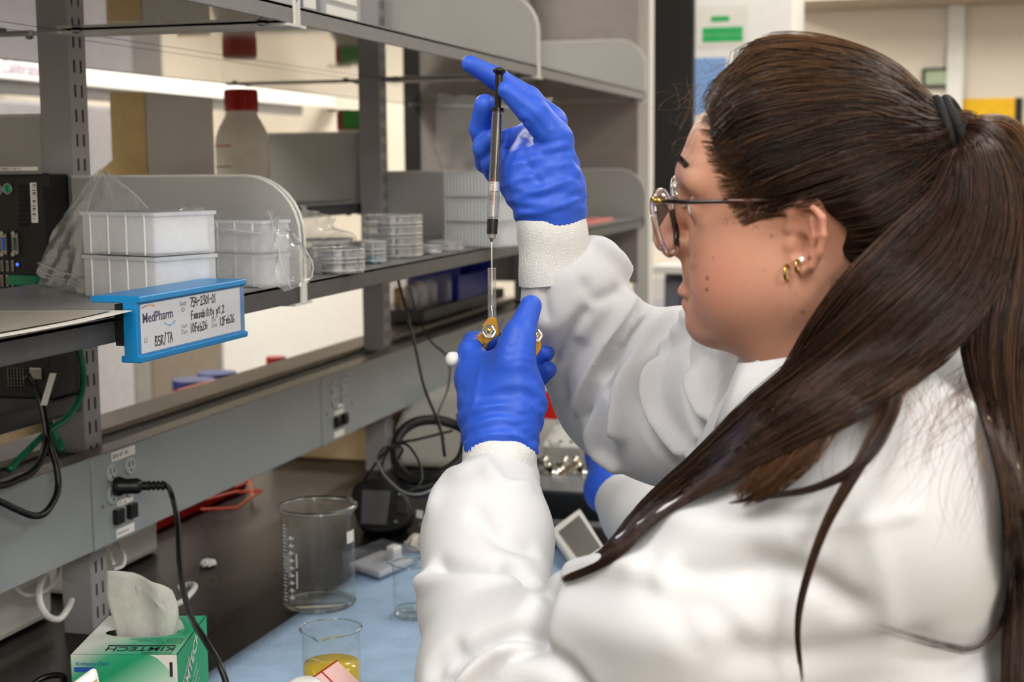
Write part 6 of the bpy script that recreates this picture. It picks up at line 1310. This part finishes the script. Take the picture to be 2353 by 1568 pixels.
# ---- glasses
gl = thing('eyeglasses', 'clear-framed eyeglasses with gold and tortoiseshell temples', 'glasses', H((.1, .03, 0)))
m_clear = M('clear_acetate', '#f0e2da', .06, trans=1., ior=1.45, noise=.02); m_gold = M('gold_metal', '#c9a050', .2, 1.); m_tort = M('tortoiseshell', '#3a1f12', .2, noise=.6, scale=120)
m_lensg = film('spectacle_lens', '#f7f7fa', .02, '#ffffff', .02, 1., base=.05)
for s in (-1, 1):
    c = np.array([.1065, .013, .034*s]); rim = []
    for a in np.linspace(0, 2*PI, 41):
        x, y = .0262*math.copysign(abs(math.cos(a))**.8, math.cos(a)), .0245*math.copysign(abs(math.sin(a))**.8, math.sin(a)); x *= 1+.06*(y/.0245)
        rim.append(c+[.03*abs(c[2]+x)+.20*y, y, x])
    rim = [H(p) for p in rim]; MB().tube(rim, .0026, 10, cap=False, flat=1.).build('rim', m_clear, gl, smooth=True)
    ctr = np.mean(rim[:-1], 0); MB().add([ctr]+[ctr+(p-ctr)*.97 for p in rim[:-1]], [(0, i+1, (i+1) % 40+1) for i in range(40)]).build('lens', m_lensg, gl, smooth=True)
    hg = np.array([.1075, .036, .0615*s]); MB().tube([H(hg+[.003, 0, -.004*s]), H(hg), H(hg+[-.006, .0, .0045*s])], [.0028, .0026, .0018], 8).build('hinge', m_gold, gl, smooth=True)
    tp = [hg+[-.006, 0, .0045*s], hg+[-.030, .0, .0095*s], np.array([.050, .0365, .0730*s])]; MB().tube([H(p) for p in catmull(tp, 6)], .0019, 8).build('temple_front', m_clear, gl, smooth=True)
    MB().tube([H(p+[0, 0, .0004*s]) for p in catmull(tp, 6)],     .0012, 6).build('temple_core', m_tort, gl, smooth=True)
    tp = [np.array([.051, .0365, .0730*s]), np.array([.036, .0365, .0735*s]), np.array([.024, .0365, .0700*s]), np.array([.008, .036, .0660*s])]; MB().tube([H(p) for p in catmull(tp, 6)], .0021, 8).build('temple_tip', m_tort, gl, smooth=True)
    MB().tube([H(p) for p in catmull([np.array([.098, .022, .012*s]), np.array([.092, .020, .011*s]), np.array([.090, .012, .012*s])], 6)], .0009, 6).build('nose_pad_arm', m_bolt, gl, smooth=True)
MB().tube([H(p) for p in catmull([np.array([.1035, .026, -.009]), np.array([.1065, .029, 0]), np.array([.1035, .026, .009])], 6)], .0020, 8).build('bridge', m_clear, gl, smooth=True)
# ---- earrings
def hoop(px, py, r, lab, rw):
    q = near_px(px, py); c = H(q); o = thing('hoop_earring', lab, 'earring', c, group='earrings'); a1 = np.array([0, 0, 1.]); a2 = CM[:, 0]*rw+CM[:, 2]*math.sqrt(1-rw*rw)
    MB().tube([c-CM[:, 2]*.004+[0, 0, -r*.35]+r*(math.cos(a)*a2+math.sin(a)*a1) for a in np.linspace(0, 2*PI, 33)], .0011, 8, cap=False).build('ring', m_gold, o, smooth=True)
hoop(1806, 622, .0062, 'larger gold hoop earring low on the ear', .45); hoop(1830, 608, .0048, 'smaller gold hoop earring behind the larger one', .45)
q = H(near_px(1841, 597)); o = thing('stud_earring', 'small clear stone stud earring', 'earring', q, group='earrings'); MB().lathe([(.0008, 0), (.0022, .0014), (.0016, .0024), (0, .0026)], q, -CM[:, 2], 8, cap=False).build('stone', M('clear_stone', '#f4f6fa', .08, .3), o); MB().lathe([(.0010, -.001), (.0026, .0010), (.0024, .0012)], q, -CM[:, 2], 10).build('setting', m_bolt, o)

# ---- syringe and cell
sy = thing('glass_syringe', 'glass syringe with black plunger held upright by gloved fingers', 'syringe', P(1130, 615, 1.42))
D0 = 1.424; top = P(1148, 156, D0); bot = P(1130, 552, D0); ax = bot-top; Ls_ = np.linalg.norm(ax); ax /= Ls_
def at_px(y): return top+ax*((y-156)/(552-156)*Ls_)
def cyl(y0, y1, r0, r1, nm, m, par=None, n=24): a, b = at_px(y0), at_px(y1); return MB().lathe([(r0, 0), (r1, np.linalg.norm(b-a))], a, ax, n).build(nm, m, par or sy, smooth=True, angle=40)
m_syb = M('plunger_black', '#1d1512', .25, noise=.2); m_bar = film('syringe_glass', '#f6f8f8', .05, '#ffffff', .02, 1.3, base=.10)
MB().lathe([(.0030, 0), (.0062, .0012), (.0066, .0030), (.0060, .0045), (.0042, .0058), (.0040, .0075)], top, ax, 24).build('plunger_head', m_syb, sy, smooth=True)
cyl(160, 238, .0041, .0034, 'plunger_grip', m_syb); cyl(238, 258, .0034, .0022, 'plunger_neck', m_syb); cyl(256, 425, .0026, .0026, 'plunger_rod', m_syb)
cyl(254, 500, .0056, .0056, 'barrel', m_bar); cyl(262, 418, .0048, .0048, 'plunger_sleeve', m_syb); cyl(418, 440, .0046, .0046, 'plunger_tip', m_white); cyl(440, 498, .0040, .0040, 'sample', film('clear_sample', '#ffffff', .05, '#ffffff', .02, 1.2, base=.12))
cyl(249, 257, .0066, .0066, 'barrel_collar', m_syb); cyl(498, 506, .0050, .0036, 'barrel_nose', m_bar); cyl(504, 538, .0054, .0052, 'locking_ferrule', m_black); cyl(536, 541, .0036, .0034, 'hub', m_bolt); cyl(541, 548, .0040, .0036, 'hub', m_bolt, n=6); cyl(548, 556, .0024, .0012, 'hub', m_bolt)
nd0 = at_px(554); nd1 = P(1130.5, 678, D0); MB().tube([nd0, nd1], .00055, 8).build('needle', M('needle_steel', '#cfcabd', .2, 1.), sy)
tb = MB(); vw = -CM[:, 2]; 
side = np.cross(ax, vw); side /= np.linalg.norm(side); fr_ = np.cross(side, ax); fr_ /= np.linalg.norm(fr_)
if fr_@vw < 0: fr_ = -fr_
for k in range(42): a = at_px(330+k*4)+fr_*.0050*1.0+side*.0; w_ = .0016 if k % 5 == 0 else .0009; tb.add([at_px(330+k*4)+fr_*.0046*.9+side*(.0033)+ax*dz+side*dx for dx, dz in ((0, 0), (w_, 0), (w_, .0004), (0, .0004))], [(0, 1, 2, 3)])
tb.build('scale_marks', m_ink, sy); tb = MB(); put_text(tb, 'HAMILTON CO', at_px(470)+fr_*.0058-side*.0002, -ax, -side if (np.cross(-ax, -side)@vw) > 0 else side, .0036); tb.build('orange_lettering', M('orange_print', '#c9622a', .5), sy)
tb = MB(); put_text(tb, '1.0', at_px(426)+fr_*.0058+side*.0012, -ax, side if (np.cross(-ax, side)@vw) > 0 else -side, .0042); put_text(tb, '0.5', at_px(462)+fr_*.0058+side*.0012, -ax, side if (np.cross(-ax, side)@vw) > 0 else -side, .0042); tb.build('black_lettering', m_ink, sy)
ce = thing('clamped_glass_cell', 'glass cell with side tube and brass clamp plates held in lower glove', 'glass cell', P(1160, 820, 1.43))
ta, tb2 = P(1130, 617, D0), P(1131, 775, D0+.002); tx = tb2-ta; tl_ = np.linalg.norm(tx)
MB().lathe([(.0040, 0), (.0042, tl_*.5), (.0043, tl_)], ta, tx, 24, cap=False).build('sampling_tube', m_bar, ce, smooth=True); MB().tube([ta+.0040*(math.cos(a)*frame(tx)[0]+math.sin(a)*frame(tx)[1]) for a in np.linspace(0, 2*PI, 25)], .0005, 6, cap=False).build('tube_lip', m_glass_rim, ce, smooth=True)
MB().lathe([(.0026, tl_*.42), (.0026, tl_)], ta, tx, 16).build('liquid_column', film('clear_sample'), ce, smooth=True)
b0, b1_ = P(1120, 775, 1.437), P(1232, 792, 1.437); MB().lathe([(.010, 0), (.0175, .008), (.0175, .036), (.010, .045)], P(1178, 735, 1.440), P(1178, 900, 1.440)-P(1178, 735, 1.440), 28).build('cell_body', m_glass, ce, smooth=True); MB().lathe([(.0145, 0), (.0145, .004)], P(1178, 775, 1.440), (0, 0, 1), 28).build('joint_flange', m_glass_rim, ce, smooth=True)
m_brass = M('brass_plate', '#a67d36', .3, .9, noise=.08)
def clamp(poly, d, nutpx, lab):
    c = [P(x, y, dd) for (x, y), dd in zip(poly, d)]; n = np.cross(c[1]-c[0], c[2]-c[0]); n /= np.linalg.norm(n); n = n if n@CM[:, 2] < 0 else -n; k = len(c)
    pl = MB().add(c+[p-n*.0018 for p in c], [tuple(range(k)), tuple(range(2*k-1, k-1, -1))]+[(i, i+k, (i+1) % k+k, (i+1) % k) for i in range(k)]).build('clamp_plate', m_brass, ce, bevel=.0004)
    q = P(*nutpx); nt_ = n+np.array([0, 0, .35]); nt_ /= np.linalg.norm(nt_); MB().lathe([(.0072, .0), (.0072, .0012)], q, nt_, 24).build('washer', m_chrome, pl, smooth=True, angle=30); MB().lathe([(.0060, .0012), (.0060, .0044), (.0048, .0050)], q, nt_, 6).build('hex_nut', m_chrome, pl); MB().lathe([(.0026, .0044), (.0026, .0068), (.0016, .0074)], q, nt_, 16).build('bolt_end', m_gold, pl, smooth=True)
clamp([(1108, 748), (1122, 731), (1136, 729), (1142, 735), (1148, 768), (1118, 792), (1112, 788)], [1.418, 1.418, 1.418, 1.418, 1.418, 1.418, 1.418], (1124, 763, 1.416), '')
clamp([(1096, 772), (1110, 762), (1114, 790), (1100, 796)], [1.428]*4, (1104, 794, 1.440), '')
clamp([(1226, 750), (1243, 765), (1245, 800), (1226, 830), (1214, 828), (1214, 770)], [1.405]*6, (1231, 772, 1.402), '')
stp = thing('white_stopper', 'white rounded stopper protruding left of the lower glove', 'stopper', P(1040, 825, 1.43)); MB().lathe([(0, 0), (.004, .0006), (.0068, .003), (.0076, .007), (.0074, .02), (.0074, .034)], P(1026, 824, 1.425), P(1090, 832, 1.44)-P(1026, 824, 1.425), 24).build('plug', m_white, stp, smooth=True)

# ---- second person farther along the bench; only the forearm shows past her
p2 = thing('person', 'second person in white lab coat, only a gloved forearm showing past the first', 'person', (.25, 2.2, 0))
W2 = P(1395, 1128, 2.10); E2 = np.array([-.28, 1.90, .985]); S2_ = np.array([.11, 2.04, 1.26])
def body2(p):
    d = rc(p, W2+(E2-W2)*.12, W2+(E2-W2)*.35, .036, .050); d = smin(d, rc(p, W2+(E2-W2)*.35, E2, .052, .060), .03); d = smin(d, rc(p, E2, S2_, .062, .080), .04)
    d = smin(d, rc(p, S2_, (.26, 2.46, 1.32), .080, .085), .05); d = smin(d, rc(p, (.27, 2.18, 1.25), (.32, 2.18, .80), .11, .14), .05); d = smin(d, rc(p, (.27, 2.38, 1.25), (.32, 2.38, .80), .11, .14), .05)
    d = smin(d, rc(p, (.26, 2.46, 1.32), (.10, 2.50, 1.05), .080, .060), .04); d = smin(d, rc(p, (.10, 2.50, 1.05), (-.12, 2.46, .98), .060, .04), .04)
    d = smin(d, rc(p, (.30, 2.18, .80), (.05, 2.18, .78), .12, .09), .05); return smin(d, rc(p, (.30, 2.38, .80), (.05, 2.38, .78), .12, .09), .05)
V, F = surface(body2, (-.55, 1.76, .60), (.52, 2.68, 1.48), .0068)
if (vnormals(V, F)*grad(body2, V)).sum() < 0: F = F[:, ::-1]
V = V+vnormals(V, F)*(.004*noise3(V, 30, 8)+.002*noise3(V, 80, 9))[:, None]
link('lab_coat', new_mesh('lab_coat', V, F, m_coat, smooth=True), p2)
pw = [(W2+(E2-W2)*.10, W2, .030, .029, .01), (W2, P(1400, 1050, 2.17), .030, .032, .02), (P(1400, 1050, 2.17), P(1385, 985, 2.24), .030, .024, .02)]
for k, (dx, dy) in enumerate(((-26, -60), (-6, -72), (12, -70), (30, -52))): pw.append((P(1385+dx*.5, 990, 2.24), P(1385+dx, 990+dy, 2.26), .0105, .0085, .006))
pw.append((P(1372, 1040, 2.16), P(1338, 990, 2.17), .0135, .0095, .012))
simple('left_glove', pw, W2-.20, W2+np.array([.20, .26, .20]), .0026, m_glove, p2)
cb = MB(); a_ = W2+(E2-W2)*.02; b_ = W2+(E2-W2)*.20; e1, e2, _ = frame(b_-a_); cb.lathe([(.032, 0), (.0335, .02), (.034, .05), (.037, np.linalg.norm(b_-a_))], a_, b_-a_, 32, cap=False).build('knit_cuff', m_knit, p2, smooth=True)
simple('right_glove', [((-.12, 2.46, .98), (-.17, 2.45, .97), .030, .034, .01), ((-.17, 2.45, .97), (-.23, 2.44, .965), .032, .026, .02)]+[((-.225, 2.425+.018*k, .965), (-.29, 2.42+.020*k, .945), .011, .009, .006) for k in range(4)]+[((-.18, 2.43, .96), (-.225, 2.395, .95), .013, .010, .01)], (-.34, 2.36, .90), (-.06, 2.54, 1.04), .003, m_glove, p2)
Mh = np.eye(4); Mh[:3, :3] = np.eye(3)
b2o = link('body', body.data, p2); off2 = np.array([.26, 2.30, 1.52])-HO; b2o.location = [off2[i]-p2.location[i] for i in range(3)]
h2 = link('hair', hair.data, p2); h2.location = b2o.location
for ch in list(hair.children):
    if ch.name.startswith(('scalp_strands', 'hairline_fringe', 'eyebrow')): q_ = link(ch.name.split('.')[0], ch.data, h2); q_['kind'] = 'stuff'
for ch in list(body.children): e_ = link('eye', ch.data, b2o); link('iris', ch.children[0].data, e_)
simple('trousers', [((.32, 2.19, .755), (-.12, 2.17, .735), .085, .060, .03), ((.32, 2.37, .755), (-.12, 2.39, .735), .085, .060, .03), ((-.12, 2.17, .735), (-.06, 2.17, .10), .060, .042, .03), ((-.12, 2.39, .735), (-.06, 2.39, .10), .060, .042, .03)], (-.25, 2.0, .02), (.46, 2.55, .88), .010, m_trou, p2)
for y in (2.17, 2.39): simple('shoe', [((-.04, y, .042), (-.19, y, .038), .042, .036, .02), ((-.06, y, .08), (-.06, y, .10), .045, .045, .02)], (-.26, y-.07, -.01), (.04, y+.07, .18), .006, m_shoe, p2)
s2 = copy_tree(stl, loc=(.33, 2.28, 0), label='grey lab stool under the second person farther along the bench')
for ch in s2.children: ch.location = [-c for c in stl.location]
